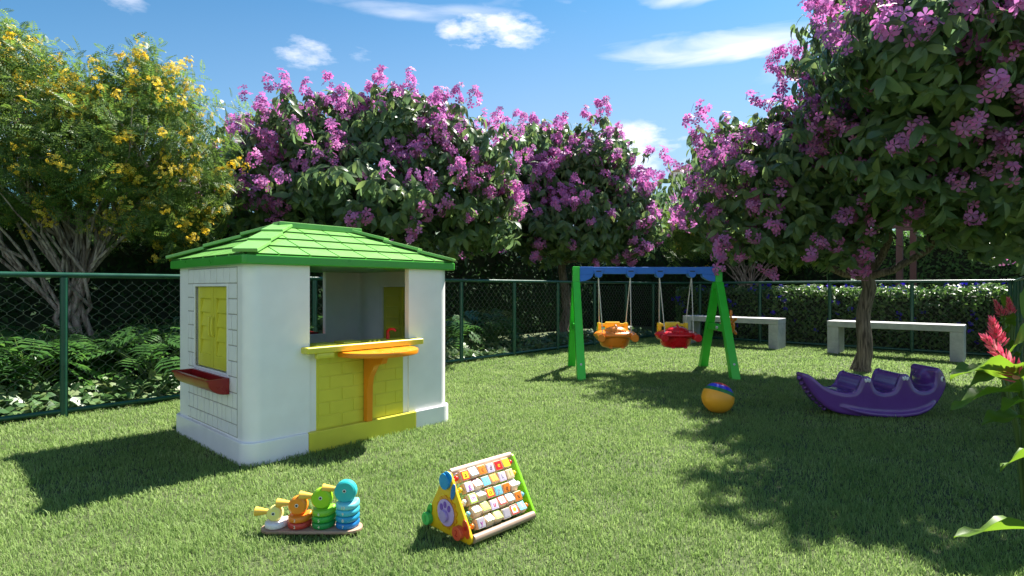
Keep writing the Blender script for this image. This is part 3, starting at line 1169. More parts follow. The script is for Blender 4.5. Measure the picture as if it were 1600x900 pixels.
for (a, rad, wd, hh, lab, kind) in TOWN:
    x, y = rad * math.sin(a), rad * math.cos(a)
    gz = 3.5 + (rad - 75) * .2
    root = thing('town_house', lab, 'house', (x, y, gz - 2), -a, 'pale houses on the far rise')
    mb = MB()
    mb.b2((-wd / 2, 0, 0), (wd / 2, 7, hh + 2), bev=.05)
    mb.build('wall', M['town'], root)
    mb = MB()
    if kind == 0:
        mb.prism([(-wd / 2 - .4, 0), (wd / 2 + .4, 0), (0, 1.8)], -.4, 7.4, frame((0, 0, hh + 2.01), (1, 0, 0), (0, 0, 1), (0, 1, 0)))
    else:
        mb.b2((-wd / 2 - .2, -.2, hh + 2.01), (wd / 2 + .2, 7.2, hh + 2.5), bev=.03)
    mb.build('roof', M['town_roof'] if kind == 0 else M['town'], root)
    for r_ in range(int(hh // 2.8)):
        for c_ in range(3):
            mb = MB()
            mb.b2((-wd * .36 + c_ * wd * .28, -.06, 3.2 + r_ * 2.7), (-wd * .36 + c_ * wd * .28 + 1.3, .02, 4.6 + r_ * 2.7), bev=.01)
            mb.build('window', M['town_glass'], root)

# ------------------------------------------------------------------ playhouse (local x = front wall, y = depth)
NC = Vector((-1.476, 3.085, 0))
W, DP = 1.53, 1.23
house = thing('playhouse', 'white plastic toddler playhouse with green tiled roof and yellow serving counter', 'playhouse', NC, AX)


def rrect(x0, x1, y0, y1, r, seg=7, corners=(1, 1, 1, 1)):
    pts = []
    for k, (cx, cy, a0) in enumerate(((x0 + r, y0 + r, PI), (x1 - r, y0 + r, 1.5 * PI), (x1 - r, y1 - r, 0), (x0 + r, y1 - r, .5 * PI))):
        if corners[k]:
            for i in range(seg + 1):
                a = a0 + .5 * PI * i / seg
                pts.append((cx + r * math.cos(a), cy + r * math.sin(a)))
        else:
            pts.append(((x0, y0), (x1, y0), (x1, y1), (x0, y1))[k])
    return pts


def shell_L(x0, x1, y0, y1, r, th, which):
    """plan of an L shaped corner wall, outside rounded. which: 0 = near left, 1 = near right, 2 = far right, 3 = far left"""
    out = []
    seg = 8
    for i in range(seg + 1):
        a = PI + .5 * PI * i / seg
        out.append((r + r * math.cos(a), r + r * math.sin(a)))
    ri = max(r - th, .01)
    inn = []
    for i in range(seg + 1):
        a = 1.5 * PI - .5 * PI * i / seg
        inn.append((r + ri * math.cos(a), r + ri * math.sin(a)))
    lx, ly = x1 - x0, y1 - y0
    p = [(0, ly)] + out + [(lx, 0), (lx, th)] + inn + [(th, ly)]
    if which == 1:
        p = [(lx - x, y) for x, y in p]
        p = p[::-1]
        return [(x0 + x, y0 + y) for x, y in p]
    if which == 2:
        return [(x1 - x, y1 - y) for x, y in p]
    if which == 3:
        p = [(x, ly - y) for x, y in p][::-1]
        return [(x0 + x, y0 + y) for x, y in p]
    return [(x0 + x, y0 + y) for x, y in p]


EZ = 1.133
th = .045
ins = .02
half = DP / 2
CORN = [(ins, .39, ins, .30, 0), (1.13, W - ins, ins, .30, 1), (1.13, W - ins, DP - .34, DP - ins, 2), (ins, .39, DP - .34, DP - ins, 3)]
for (x0, x1, y0, y1, k) in CORN:
    mb = MB()
    mb.prism(shell_L(x0, x1, y0, y1, .085, th, k), .1, EZ + .01, bev=.007)
    mb.build('corner_wall', M['white'], house)
PL = [(0, .372, 0, DP / 2 - .001, 0), (1.182, W, 0, DP / 2 - .001, 1), (1.182, W, DP / 2 + .001, DP, 2), (0, .372, DP / 2 + .001, DP, 3)]
for (x0, x1, y0, y1, k) in PL:
    mb = MB()
    mb.prism(shell_L(x0, x1, y0, y1, .095, .06, k), -.02, .128, bev=.009)
    mb.build('plinth', M['white'], house)


def side_wall(xo, sgn, name='side_wall'):
    """window wall on the left (sgn -1) or right (+1) end; xo = outer face x"""
    def bx(y0, y1, z0, z1, d0=.0, d1=th, bev=.003):
        a, c = xo - sgn * d0, xo - sgn * d1
        mb.b2((min(a, c), y0, z0), (max(a, c), y1, z1), bev=bev)
    wy0, wy1, wz0, wz1 = .30, .83, .495, 1.01
    mb = MB()
    y0, y1 = .30, DP - .34
    bx(y0 - .0, y1 + .0, .1, wz0, .0035, th)
    bx(y0, y1, wz1, EZ + .01, .0035, th)
    if y1 - wy1 > .005:
        bx(wy1, y1, wz0, wz1, .0035, th)
    rows = [.142, .212] + [.212 + .0907 * k for k in range(1, 10)] + [1.122]
    rr = random.Random(5)
    for i in range(len(rows) - 1):
        z0, z1 = rows[i], rows[i + 1]
        y = .155
        j = 0
        while y < .965:
            wd = rr.choice([.058, .075, .115, .085])
            if i == len(rows) - 2:
                wd = .1
            ye = min(y + wd, .97)
            segs = [(y, ye)]
            if z0 < wz1 + .01 and z1 > wz0 - .01:
                segs = []
                if y < wy0 - .02:
                    segs.append((y, min(ye, wy0 - .015)))
                if ye > wy1 + .02:
                    segs.append((max(y, wy1 + .015), ye))
            for a, c in segs:
                if c - a > .012:
                    bx(a + .0045, c - .0045, z0 + .0034, z1 - .0034, -.005, .012, .0016)
            y = ye
            j += 1
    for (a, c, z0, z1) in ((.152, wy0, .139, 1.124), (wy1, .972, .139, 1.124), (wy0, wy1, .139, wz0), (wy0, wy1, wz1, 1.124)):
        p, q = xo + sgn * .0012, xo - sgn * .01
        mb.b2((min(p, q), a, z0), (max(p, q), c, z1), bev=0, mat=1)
    # window surround
    for (a, c, z0, z1) in ((wy0 - .016, wy0, wz0 - .016, wz1 + .016), (wy1, wy1 + .016, wz0 - .016, wz1 + .016), (wy0, wy1, wz1, wz1 + .016), (wy0, wy1, wz0 - .016, wz0)):
        bx(a, c, z0, z1, -.0065, .03, .003)
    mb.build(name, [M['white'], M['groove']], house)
    # shutters
    mid = (wy0 + wy1) / 2
    for q, (a, c) in enumerate(((wy0 + .002, mid - .0035), (mid + .0035, wy1 - .002))):
        mb = MB()
        fr = .04
        bx(a, a + fr, wz0 + .002, wz1 - .002, .014, .034, .003)
        bx(c - fr, c, wz0 + .002, wz1 - .002, .014, .034, .003)
        bx(a + fr, c - fr, wz0 + .002, wz0 + .085, .014, .034, .003)
        bx(a + fr, c - fr, wz1 - .075, wz1 - .002, .014, .034, .003)
        zs = np.linspace(wz0 + .085, wz1 - .075, 5)
        for k in range(4):
            zc, hgt = (zs[k] + zs[k + 1]) / 2, zs[k + 1] - zs[k]
            mb.box((.008, c - a - 2 * fr + .004, hgt * 1.02), (xo - sgn * .030, (a + c) / 2, zc), (0, sgn * -.13, 0), bev=.002)
        sh = mb.build('shutter', M['yellow'], house)
        hm = MB()
        hy = (c - .02) if q == 0 else (a + .02)
        for s3 in (-1, 1):
            xx = xo - sgn * .024 + s3 * .025
            hm.tube([(xx - s3 * .012, hy, .70), (xx, hy, .705), (xx + s3 * .004, hy, .75), (xx, hy, .815), (xx - s3 * .012, hy, .82)], .0065, 8)
        hm.build('handle', M['yellow'], sh)
    # planter under the window
    mb = MB()
    prof = []
    for i in range(9):
        a = -.5 * PI * i / 8
        prof.append((.012 + .105 * math.cos(a), .085 * math.sin(a)))
    outer = [(.0, .01), (.125, .01), (.125, 0)] + prof[0:] + [(.0, -.085)]
    inner = [(.012, .011), (.108, .011), (.098, -.03), (.07, -.055), (.012, -.06)]
    fm = lambda yy: frame((xo + sgn * .006, yy, .462), (sgn, 0, 0), (0, 0, 1), (0, 1, 0))
    shellp = [(.0, .01), (.0, -.085)] + prof[::-1] + [(.125, 0), (.125, .01), (.106, .01), (.098, -.028), (.07, -.056), (.02, -.062), (.014, .01)]
    mb.prism(shellp, .27, .845, fm(0), bev=.0015)
    mb.prism(outer, .845, .862, fm(0), bev=.004)
    mb.prism(outer, .253, .27, fm(0), bev=.004)
    mb.build('planter', M['darkred'], house)


side_wall(ins, -1)
side_wall(W - ins, 1)


def flower_box_back():
    mb = MB()
    z = .63
    yy = DP - .03
    mb.b2((.46, yy, z - .13), (1.085, yy + .012, z), bev=.003)
    mb.b2((.46, yy + .13, z - .13), (1.085, yy + .142, z), bev=.003)
    mb.b2((.46, yy + .012, z - .13), (.472, yy + .13, z), bev=.003)
    mb.b2((1.073, yy + .012, z - .13), (1.085, yy + .13, z), bev=.003)
    mb.b2((.472, yy + .012, z - .13), (1.073, yy + .13, z - .05), bev=.003)
    mb.build('planter', M['darkred'], house)


flower_box_back()
# plants in the back planter
root2 = thing('potted_plant', 'small leafy plants in the red trough seen through the serving window', 'plant', NC + Matrix.Rotation(AX, 3, 'Z') @ Vector((.78, DP + .04, .58)), AX)
n = 150
P = np.stack([rng.uniform(-.28, .28, n), rng.uniform(-.04, .04, n), rng.uniform(.01, .1, n)], 1)
scatter('foliage', LEAF[0], LEAF[1], frames_from(rand_dirs(n, -.2), rand_dirs(n, .1), rng.uniform(.05, .08, n)), P, M['philo_leaf'], root2)

# front and back low panels
for (yo, sgn, name) in ((ins + .012, 1, 'brick_panel'), (DP - ins - .012, -1, 'brick_panel')):
    mb = MB()
    a, c = sorted((yo, yo + sgn * .03))
    mb.b2((.39, a, .1), (1.135, c, .615), bev=.003, mat=1)
    a, c = sorted((yo - sgn * .002, yo + sgn * .02))
    mb.b2((.437, a, .12), (1.09, c, .612), bev=.003, mat=2)
    rows = np.linspace(.128, .612, 7)
    for i in range(6):
        y = .445
        x = .445
        first = .08 if i % 2 else .165
        while x < 1.08:
            wd = first if x < .446 else .165
            e = min(x + wd, 1.083)
            if e - x > .02:
                a, c = sorted((yo - sgn * .006, yo + sgn * .01))
                mb.b2((x + .0036, a, rows[i] + .0036), (e - .0036, c, rows[i + 1] - .0036), bev=.0022)
            x = e
    mb.build(name, [M['yellow'], M['white'], M['yellow']], house)
    mb = MB()
    a, c = sorted((yo - sgn * .035, yo + sgn * .03))
    mb.b2((.3745, a, -.02), (1.1795, c, .126), bev=.007)
    mb.build('kickboard', M['yellow'], house)

# counter with moulded sink, tap, stove studs
mb = MB()
mb.b2((.335, -.055, .605), (1.205, .17, .645), bev=.008, seg=3)
for k in range(3):
    mb.ell((.80 + .035 * k, .0, .645), (.012, .012, .012), seg=12, rings=8)
mb.b2((.42, .0, .643), (.56, .13, .653), bev=.004)
mb.b2((.62, .02, .643), (.75, .14, .655), bev=.004)
mb.b2((.40, -.05, .57), (.52, -.012, .607), bev=.01)
mb.build('counter', M['counter'], house)
mb = MB()
mb.cyl((1.01, .1, .645), (1.01, .1, .685), .012, seg=14, bev=.003)
mb.tube([(1.01, .1, .68), (1.01, .1, .70), (1.018, .085, .713), (1.035, .06, .713), (1.04, .05, .70)], [.011, .011, .01, .009, .008], 10)
mb.build('tap', M['red'], house)

# half-round table
mb = MB()
tp = [(.56, 0), (1.10, 0)]
for i in range(19):
    a = -PI * i / 18
    cx = .83 + .27 * math.cos(a)
    cy = .27 * math.sin(a) * -1
    tp.append((cx, -abs(.29 * math.sin(a))))
tp = [(.56, -.012)] + [(.83 + .27 * math.cos(PI + PI * i / 20), -.012 - .285 * abs(math.sin(PI * i / 20)) ** .85) for i in range(1, 20)] + [(1.10, -.012)]
mb.prism(tp, .567, .600, bev=.008)
tab = mb.build('side_table', M['orange'], house)
mb = MB()
gp = [(0, .128), (.04, .128), (.045, .36), (.06, .42), (.12, .5), (.20, .52), (.22, .566), (0, .566)]
mb.prism([(x, z) for x, z in gp], -.022, .022, frame((.785, .018, 0), (0, -1, 0), (0, 0, 1), (1, 0, 0)), bev=.005)
mb.build('bracket', M['orange'], tab)

# roof: eave slab + hipped, stepped tiles
oh = .016
ex0, ex1, ey0, ey1 = -oh, W + oh, -oh, DP + oh
mb = MB()
mb.prism(rrect(ex0, ex1, ey0, ey1, .03, 4), EZ, EZ + .055, bev=.008)
mb.build('eave', M['eave'], house)
zt, rz0, rz1 = EZ + .05, .50, 1.05
RZ = 1.425
mid_y = (ey0 + ey1) / 2
pin = .012
px0, px1, py0, py1 = ex0 + pin, ex1 - pin, ey0 + pin, ey1 - pin
ra, rb = .505, 1.045
FACES = [((px0, py0), (px1, py0), (ra, mid_y), (rb, mid_y)), ((px1, py1), (px0, py1), (rb, mid_y), (ra, mid_y)),
         ((px0, py1), (px0, py0), (ra, mid_y), (ra, mid_y)), ((px1, py0), (px1, py1), (rb, mid_y), (rb, mid_y))]
roof = MB()
roof.bm.verts.ensure_lookup_table()
hv = [roof.bm.verts.new(p) for p in ((px0, py0, zt), (px1, py0, zt), (px1, py1, zt), (px0, py1, zt), (ra, mid_y, RZ), (rb, mid_y, RZ))]
for q in ((0, 1, 5, 4), (1, 2, 5), (2, 3, 4, 5), (3, 0, 4)):
    fce = roof.bm.faces.new([hv[i] for i in q])
    fce.material_index = 1
NR = 4
for (A_, B_, C_, D_) in FACES:
    A3, B3 = Vector((*A_, zt)), Vector((*B_, zt))
    C3, D3 = Vector((*C_, RZ)), Vector((*D_, RZ))
    ed = (B3 - A3)
    L = ed.length
    ed.normalize()
    rise = C3 - A3
    sl = rise - ed * rise.dot(ed)      # perpendicular up the slope
    c0, c1 = (C3 - A3).dot(ed), (D3 - A3).dot(ed)
    nrm = ed.cross(sl).normalized()
    ncol = max(3, round(L / .2))
    for r_ in range(NR):
        t0, t1 = r_ / NR, (r_ + 1) / NR + .01
        for k in range(ncol):
            xa, xb = L * k / ncol + .006, L * (k + 1) / ncol - .006
            lo_, hi_ = [], []
            q = []
            for (x, t) in ((xa, t0), (xb, t0), (xb, min(t1, 1)), (xa, min(t1, 1))):
                mn, mxx = c0 * t + .01, L + (c1 - L) * t - .01
                q.append((min(max(x, mn), mxx), t))
            if abs(q[1][0] - q[0][0]) + abs(q[2][0] - q[3][0]) < .015:
                continue
            base, top = [], []
            for (x, t) in q:
                p = A3 + ed * x + sl * t
                up = .016 if t == t0 else .006
                base.append(p - nrm * .004)
                top.append(p + nrm * up)
            vb = [roof.bm.verts.new(p) for p in base]
            vt = [roof.bm.verts.new(p) for p in top]
            try:
                fc = roof.bm.faces.new(vt)
                fc.material_index = 0
                for i in range(4):
                    s4 = roof.bm.faces.new((vb[i], vb[(i + 1) % 4], vt[(i + 1) % 4], vt[i]))
                    s4.material_index = 0 if i else 1
            except ValueError:
                pass
bmesh.ops.recalc_face_normals(roof.bm, faces=roof.bm.faces[:])
roof.build('roof', [M['roof'], M['roof_groove']], house, ang=15)
# hip caps: stepped blocks along each hip, and the ridge
caps = MB()
for (cx, cy), rx in (((px0, py0), ra), ((px1, py0), rb), ((px1, py1), rb), ((px0, py1), ra)):
    a3 = Vector((cx, cy, zt))
    b3 = Vector((rx, mid_y, RZ))
    d3 = b3 - a3
    side = Vector((-d3.y, d3.x, 0)).normalized()
    for k in range(3):
        s0, s1 = .01 + .33 * k, .01 + .33 * (k + 1) + .004
        p0, p1 = a3 + d3 * s0, a3 + d3 * min(s1, 1.0)
        y_ = (p1 - p0).normalized()
        z_ = side.cross(y_)
        if z_.z < 0:
            z_ = -z_
        x_ = y_.cross(z_)
        Ls = (p1 - p0).length
        caps.box((.135, Ls, .022), (p0 + p1) / 2 + z_ * .018, Matrix((x_, y_, z_)).transposed() @ Matrix.Rotation(-.012 / Ls * 1.2, 3, 'X'), bev=.005, mat=0)
caps.b2((ra - .05, mid_y - .06, RZ - .01), (rb + .05, mid_y + .06, RZ + .03), bev=.006, mat=0)
caps.build('ridge_cap', [M['roof'], M['eave']], house)

# ------------------------------------------------------------------ swing
SX0, SX1, SYC = .755, 2.43, 6.59
sw = thing('swing_set', 'green A shaped swing frame with blue top beam standing on the lawn', 'swing', (0, 0, 0))
for q, X in enumerate((SX0, SX1)):
    mb = MB()
    mb.b2((X - .042, SYC - .042, .99), (X + .042, SYC + .042, 1.252), bev=.008)
    mb.build('upright', M['swing_green'], sw)
    for sy in (-1, 1):
        mb = MB()
        p0 = Vector((X, SYC + sy * .045, 1.06))
        p1 = Vector((X, SYC + sy * .52, -.02))
        d = (p1 - p0).normalized()
        yv = Vector((1, 0, 0))
        zv = d.cross(yv)
        Lg = (p1 - p0).length
        sec = [(-.042, -.03), (.042, -.03), (.042, .03), (-.042, .03)]
        for i in range(2):
            pass
        t = bmesh.new()
        ra_, rb_ = [], []
        for (a, c) in sec:
            ra_.append(t.verts.new(p0 + yv * a + zv * c))
            rb_.append(t.verts.new(p1 + yv * a * 1.12 + zv * c * 1.5))
        for i in range(4):
            t.faces.new((ra_[i], ra_[(i + 1) % 4], rb_[(i + 1) % 4], rb_[i]))
        t.faces.new(ra_[::-1])
        t.faces.new(rb_)
        bmesh.ops.recalc_face_normals(t, faces=t.faces[:])
        bmesh.ops.bevel(t, geom=t.edges[:], offset=.007, segments=2, profile=.5, affect='EDGES')
        mb.merge(t)
        lg = mb.build('leg', M['swing_green'], sw)
        mb = MB()
        mb.cyl((X, SYC + sy * .46, .16), (X, SYC + sy * .493, .165), .013, seg=12, bev=.002)
        mb.build('bolt', M['steel'], lg)
    mb = MB()
    mb.b2((X - .03, SYC - .25, .50), (X + .03, SYC + .25, .58), bev=.008)
    mb.build('crossbar', M['swing_green'], sw)
    mb = MB()
    xs = X + (.035 if q == 0 else -.035)
    mb.cyl((xs - .012, SYC - .07, .54), (xs + .012, SYC - .07, .54), .02, seg=12, bev=.003)
    mb.build('bolt', M['steel'], sw)
mb = MB()
mb.b2((SX0 + .043, SYC - .04, 1.165), (SX1 - .043, SYC + .04, 1.246), bev=.006)
mb.b2((SX0 + .043, SYC - .044, 1.16), (SX0 + .2, SYC + .044, 1.249), bev=.006)
mb.b2((SX1 - .2, SYC - .044, 1.16), (SX1 - .043, SYC + .044, 1.249), bev=.006)
mb.build('beam', M['swing_blue'], sw)
for X, s_ in ((SX0 + .043, 1), (SX1 - .043, -1)):
    mb = MB()
    pp = [(0, 1.162), (s_ * .155, 1.162)] + [(s_ * .155 * math.cos(a), 1.162 - .085 * math.sin(a)) for a in np.linspace(0, PI / 2, 8)[1:]]
    mb.prism(pp, -.04, .04, frame((X, SYC, 0), (1, 0, 0), (0, 0, 1), (0, -1, 0)), bev=.005)
    mb.build('gusset', M['swing_blue'], sw)
HX = (1.017, 1.394, 1.735, 2.113)
for X in HX:
    mb = MB()
    pp = [(-.055, 1.215), (.055, 1.215), (.055, 1.185)] + [(.045 * math.cos(a), 1.165 - .045 * math.sin(a)) for a in np.linspace(0, PI, 9)] + [(-.055, 1.185)]
    mb.prism(pp, -.056, .056, frame((X, SYC, 0), (1, 0, 0), (0, 0, 1), (0, -1, 0)), bev=.004)
    mb.b2((X - .03, SYC - .059, 1.19), (X + .03, SYC - .05, 1.203), bev=.002, mat=1)
    mb.build('hanger', [M['swing_blue'], M['black']], sw)
# ship's wheel on the outer side
mb = MB()
wc = Vector((SX1 + .155, SYC + .0, .56))
mb.cyl(wc - Vector((.13, 0, 0)), wc + Vector((.02, 0, 0)), .03, seg=16, bev=.004)
ringp = [wc + Vector((0, .085 * math.cos(a), .085 * math.sin(a))) for a in np.linspace(0, 2 * PI, 25)]
mb.tube(ringp, .013, 8)
wh = mb.build('steering_wheel', M['seat_orange'], sw)
for k in range(6):
    a = PI / 6 + k * PI / 3
    dv = Vector((0, math.cos(a), math.sin(a)))
    mb = MB()
    mb.tube([wc + dv * .02, wc + dv * .1, wc + dv * .13, wc + dv * .16, wc + dv * .18], [.011, .011, .016, .017, .011], 10)
    mb.build('spoke', M['seat_orange'], wh)


def swing_seat(label, cx, mat, hx0, hx1):
    root = thing('baby_swing', label, 'swing seat', (cx, SYC - .02, .44), R(1), 'swing seats hanging from the blue beam')
    mb = MB()
    # bowl
    prof = [(0.0, -.142), (.10, -.14), (.14, -.13), (.165, -.105), (.178, -.06), (.186, -.02), (.186, .0)]
    t = bmesh.new()
    rings = []
    for (r, z) in prof[1:]:
        rings.append([t.verts.new((r * math.cos(2 * PI * k / 32), r * .9 * math.sin(2 * PI * k / 32), z)) for k in range(32)])
    for a, c in zip(rings, rings[1:]):
        for k in range(32):
            t.faces.new((a[k], a[(k + 1) % 32], c[(k + 1) % 32], c[k]))
    t.faces.new(rings[0][::-1])
    t.faces.new(rings[-1])
    mb.merge(t)
    for sx in (-.07, .07):
        mb.b2((sx - .02, -.165, -.137), (sx + .02, -.12, -.115), bev=.006)
    mb.build('seat', mat, root)
    # winged nose body with pointed ends
    mb = MB()
    t = bmesh.new()
    ncs = 24
    rows = []
    for i in range(17):
        s_ = -1 + 2 * i / 16
        env = max(.02, (1 - abs(s_) ** 2.6)) ** .55
        rows.append([t.verts.new((s_ * .25, -.03 + .165 * env * math.cos(2 * PI * k / ncs), .012 + (.062 if math.sin(2 * PI * k / ncs) > 0 else .05) * env ** .8 * math.sin(2 * PI * k / ncs))) for k in range(ncs)])
    for a, c in zip(rows, rows[1:]):
        for k in range(ncs):
            t.faces.new((a[k], a[(k + 1) % ncs], c[(k + 1) % ncs], c[k]))
    t.faces.new(rows[0][::-1])
    t.faces.new(rows[-1])
    bmesh.ops.recalc_face_normals(t, faces=t.faces[:])
    mb.merge(t)
    mb.ell((.0, -.06, .05), (.14, .10, .065))
    mb.tube([(0, -.155, .05), (0, -.12, .095), (0, -.06, .128)], [.012, .013, .013], 10)
    for k in range(3):
        mb.ell((-.08 + .025 * k, -.145, .06), (.006, .02, .012), seg=8, rings=6)
        mb.ell((.05 + .025 * k, -.145, .06), (.006, .02, .012), seg=8, rings=6)
    mb.build('nose', mat, root, ang=50)
    for sx in (-1, 1):
        mb = MB()
        mb.cyl((sx * .192, -.235, -.012), (sx * .192, .02, -.004), .044, .036, seg=24, bev=.006)
        mb.build('engine', mat, root)
    # yellow backrest
    mb = MB()
    mb.b2((-.09, .1, .06), (.09, .135, .155), bev=.012)
    mb.b2((-.17, .105, .1), (.17, .13, .135), bev=.008)
    for sx in (-1, 1):
        mb.b2((sx * .16 - .022, .085, .0), (sx * .16 + .022, .145, .145), bev=.009)
    mb.build('backrest', M['seat_yellow'], root)
    # ropes (local frame)
    inv = (Matrix.Translation(root.location) @ Matrix.Rotation(R(1), 4, 'Z')).inverted()
    for X, ends in ((hx0, ((-.165, -.14, .045), (-.16, .115, .14))), (hx1, ((.165, -.14, .045), (.16, .115, .14)))):
        top = inv @ Vector((X, SYC - .02, 1.15))
        for en in ends:
            mb = MB()
            en = Vector(en)
            mb.tube([top, top.lerp(en, .5) + Vector((0, 0, -.001)), en], .0055, 7)
            mb.build('rope', M['rope'], root)
        # knot
        mb = MB()
        mb.ell(top, (.012, .012, .018), seg=10, rings=8)
        mb.build('knot', M['rope'], root)
    return root


swing_seat('orange aeroplane shaped baby swing seat hanging from white ropes', (HX[0] + HX[1]) / 2, M['seat_orange'], HX[0], HX[1])
swing_seat('red aeroplane shaped baby swing seat hanging from white ropes', (HX[2] + HX[3]) / 2, M['red'], HX[2], HX[3])

# ------------------------------------------------------------------ benches
def bench(label, v_left, first=None):
    org = uv(9.52, v_left)
    if first:
        o = dup_tree(first)
        o.location = org
        o['label'] = label
        return o
    root = thing('concrete_bench', label, 'bench', org, rzB, 'concrete benches along the far fence')
    mb = MB()
    mb.b2((0, 0, .41), (1.63, .4, .5), bev=.008)
    mb.build('seat', M['concrete'], root)
    for x in (.003, 1.63 - .153):
        mb = MB()
        mb.b2((x, .003, -.03), (x + .15, .397, .4095), bev=.007)
        mb.build('leg', M['concrete'], root)
    return root


b1 = bench('pale concrete bench behind the purple rocker and the bare tree trunk', 2.21)
bench('pale concrete bench partly hidden behind the green swing legs', 4.54, b1)

# ------------------------------------------------------------------ ball
m, nt, out = new_mat('striped ball rubber')
b = N(nt, 'ShaderNodeBsdfPrincipled')
tc = N(nt, 'ShaderNodeTexCoord')
sp = N(nt, 'ShaderNodeSeparateXYZ')
nt.links.new(tc.outputs['Object'], sp.inputs[0])
mr = N(nt, 'ShaderNodeMapRange')
mr.inputs[1].default_value = -.126
mr.inputs[2].default_value = .126
nt.links.new(sp.outputs[2], mr.inputs[0])
rm = N(nt, 'ShaderNodeValToRGB')
rm.color_ramp.interpolation = 'CONSTANT'
stops = [(0, srgb(232, 160, 40)), (.64, srgb(16, 110, 50)), (.76, srgb(40, 40, 190)), (.88, srgb(190, 30, 40))]
while len(rm.color_ramp.elements) < len(stops):
    rm.color_ramp.elements.new(.5)
for e, (p, c) in zip(rm.color_ramp.elements, stops):
    e.position = p
    e.color = c4(c)
nt.links.new(mr.outputs[0], rm.inputs[0])
nt.links.new(rm.outputs[0], b.inputs['Base Color'])
b.inputs['Roughness'].default_value = .45
vo = N(nt, 'ShaderNodeTexVoronoi')
vo.inputs['Scale'].default_value = 160
nt.links.new(tc.outputs['Object'], vo.inputs['Vector'])
bp = N(nt, 'ShaderNodeBump')
bp.inputs['Strength'].default_value = .2
bp.inputs['Distance'].default_value = .003
nt.links.new(vo.outputs['Distance'], bp.inputs['Height'])
nt.links.new(bp.outputs[0], b.inputs['Normal'])
nt.links.new(b.outputs[0], out.inputs[0])
mb = MB()
mb.ell((0, 0, 0), (.125, .125, .122), seg=40, rings=24)
o = mb.build('ball', m)
o.location = (1.645, 4.46, .123)
o.rotation_euler = (R(-12), R(20), 0)
tag(o, 'orange ball with green, blue and red bands lying on the lawn', 'ball')

# ------------------------------------------------------------------ purple rocker
K = 4.27 / 872 / 5.714
top = [(132, 168), (160, 162), (205, 182), (250, 222), (300, 265), (350, 292), (400, 312), (450, 325), (505, 330), (560, 322), (600, 296), (622, 255), (636, 215), (655, 185), (685, 172), (712, 182), (728, 212),
       (742, 255), (762, 292), (800, 315), (850, 324), (905, 318), (950, 302), (978, 270), (995, 225), (1010, 182), (1032, 158), (1060, 152), (1087, 166), (1104, 200), (1120, 240), (1142, 276), (1180, 300),
       (1230, 308), (1290, 300), (1335, 275), (1358, 235), (1366, 180), (1366, 130), (1385, 100), (1420, 100), (1450, 125), (1478, 160), (1500, 200), (1512, 240), (1500, 285), (1470, 330), (1430, 380), (1385, 425), (1330, 470), (1260, 505),
       (1170, 530), (1060, 543), (930, 547), (800, 545), (690, 537), (590, 530), (500, 521), (430, 508), (370, 488), (312, 450), (258, 396), (212, 338), (172, 275), (142, 218), (130, 190)]
TP = [((x - 820) * K, max(.0, .0 + (547 - y) * K)) for x, y in top]


def resample(poly, n):
    P = [Vector((p[0], p[1])) for p in poly]
    P.append(P[0])
    d = [0]
    for a, c in zip(P, P[1:]):
        d.append(d[-1] + (c - a).length)
    out, j = [], 0
    for i in range(n):
        s_ = d[-1] * i / n
        while d[j + 1] < s_:
            j += 1
        out.append(P[j].lerp(P[j + 1], (s_ - d[j]) / max(1e-9, d[j + 1] - d[j])))
    return out


def inset(poly, dist):
    n = len(poly)
    out = []
    for i in range(n):
        t_ = (poly[(i + 1) % n] - poly[i - 1]).normalized()
        nr = Vector((t_.y, -t_.x))      # clockwise outline: inward
        out.append(poly[i] + nr * dist)
    return out


rs = resample(TP, 190)
area = sum(a.x * c.y - c.x * a.y for a, c in zip(rs, rs[1:] + rs[:1]))
sgn = 1 if area < 0 else -1
hw = .165
lay = [(-hw, .02), (-hw + .006, .008), (-hw + .018, 0), (-hw + .03, 0.0), (hw - .03, 0.0), (hw - .018, 0), (hw - .006, .008), (hw, .02)]


def taper(x, z):
    a = .30 + .70 * min(1, max(0, (x + .60) / .40)) ** .8
    b_ = 1 - .30 * max(0, (x - .36) / .22) ** 1.5
    return a * b_ * (1 + .07 * math.exp(-z / .05))


rk = MB()
t = bmesh.new()
rings = []
for (y, dd) in lay:
    q = inset(rs, dd * sgn)
    rings.append([t.verts.new((p.x, y, p.y)) for p in q])
for a, c in zip(rings, rings[1:]):
    for k in range(len(a)):
        t.faces.new((a[k], a[(k + 1) % len(a)], c[(k + 1) % len(a)], c[k]))
for rr_, flip in ((rings[0], True), (rings[-1], False)):
    t.faces.new(rr_[::-1] if flip else rr_)
bmesh.ops.triangulate(t, faces=[f for f in t.faces if len(f.verts) > 4])
bmesh.ops.recalc_face_normals(t, faces=t.faces[:])
rk.merge(t)
# bulged flanks, flared skids, head and snout
for sy in (-1, 1):
    bot = [((x - 820) * K, (547 - y) * K) for x, y in ((450, 462), (560, 492), (700, 518), (860, 530), (1020, 530), (1160, 512), (1270, 475), (1350, 425))]
    rk.tube([(x, sy * .170, z + .014) for x, z in bot], [.006, .013, .017, .018, .018, .017, .014, .008], 10)
    ed = []
    for (xa, ya), (xb, yb) in zip(top[4:36], top[5:37]):
        for q in range(3):
            ed.append(((xa + (xb - xa) * q / 3 - 820) * K, (547 - ya - (yb - ya) * q / 3) * K))
    ne = len(ed)
    rk.tube([(x, sy * (hw - .013), z - .004) for x, z in ed], [.011 * min(1, .3 + .1 * q, .3 + .1 * (ne - 1 - q)) for q in range(ne)], 8)
rk.ell(((1432 - 820) * K, 0, (547 - 230) * K), (.088, .165, .108), seg=30, rings=20)
rk.ell(((1470 - 820) * K, 0, (547 - 290) * K), (.06, .12, .05), seg=24, rings=14)
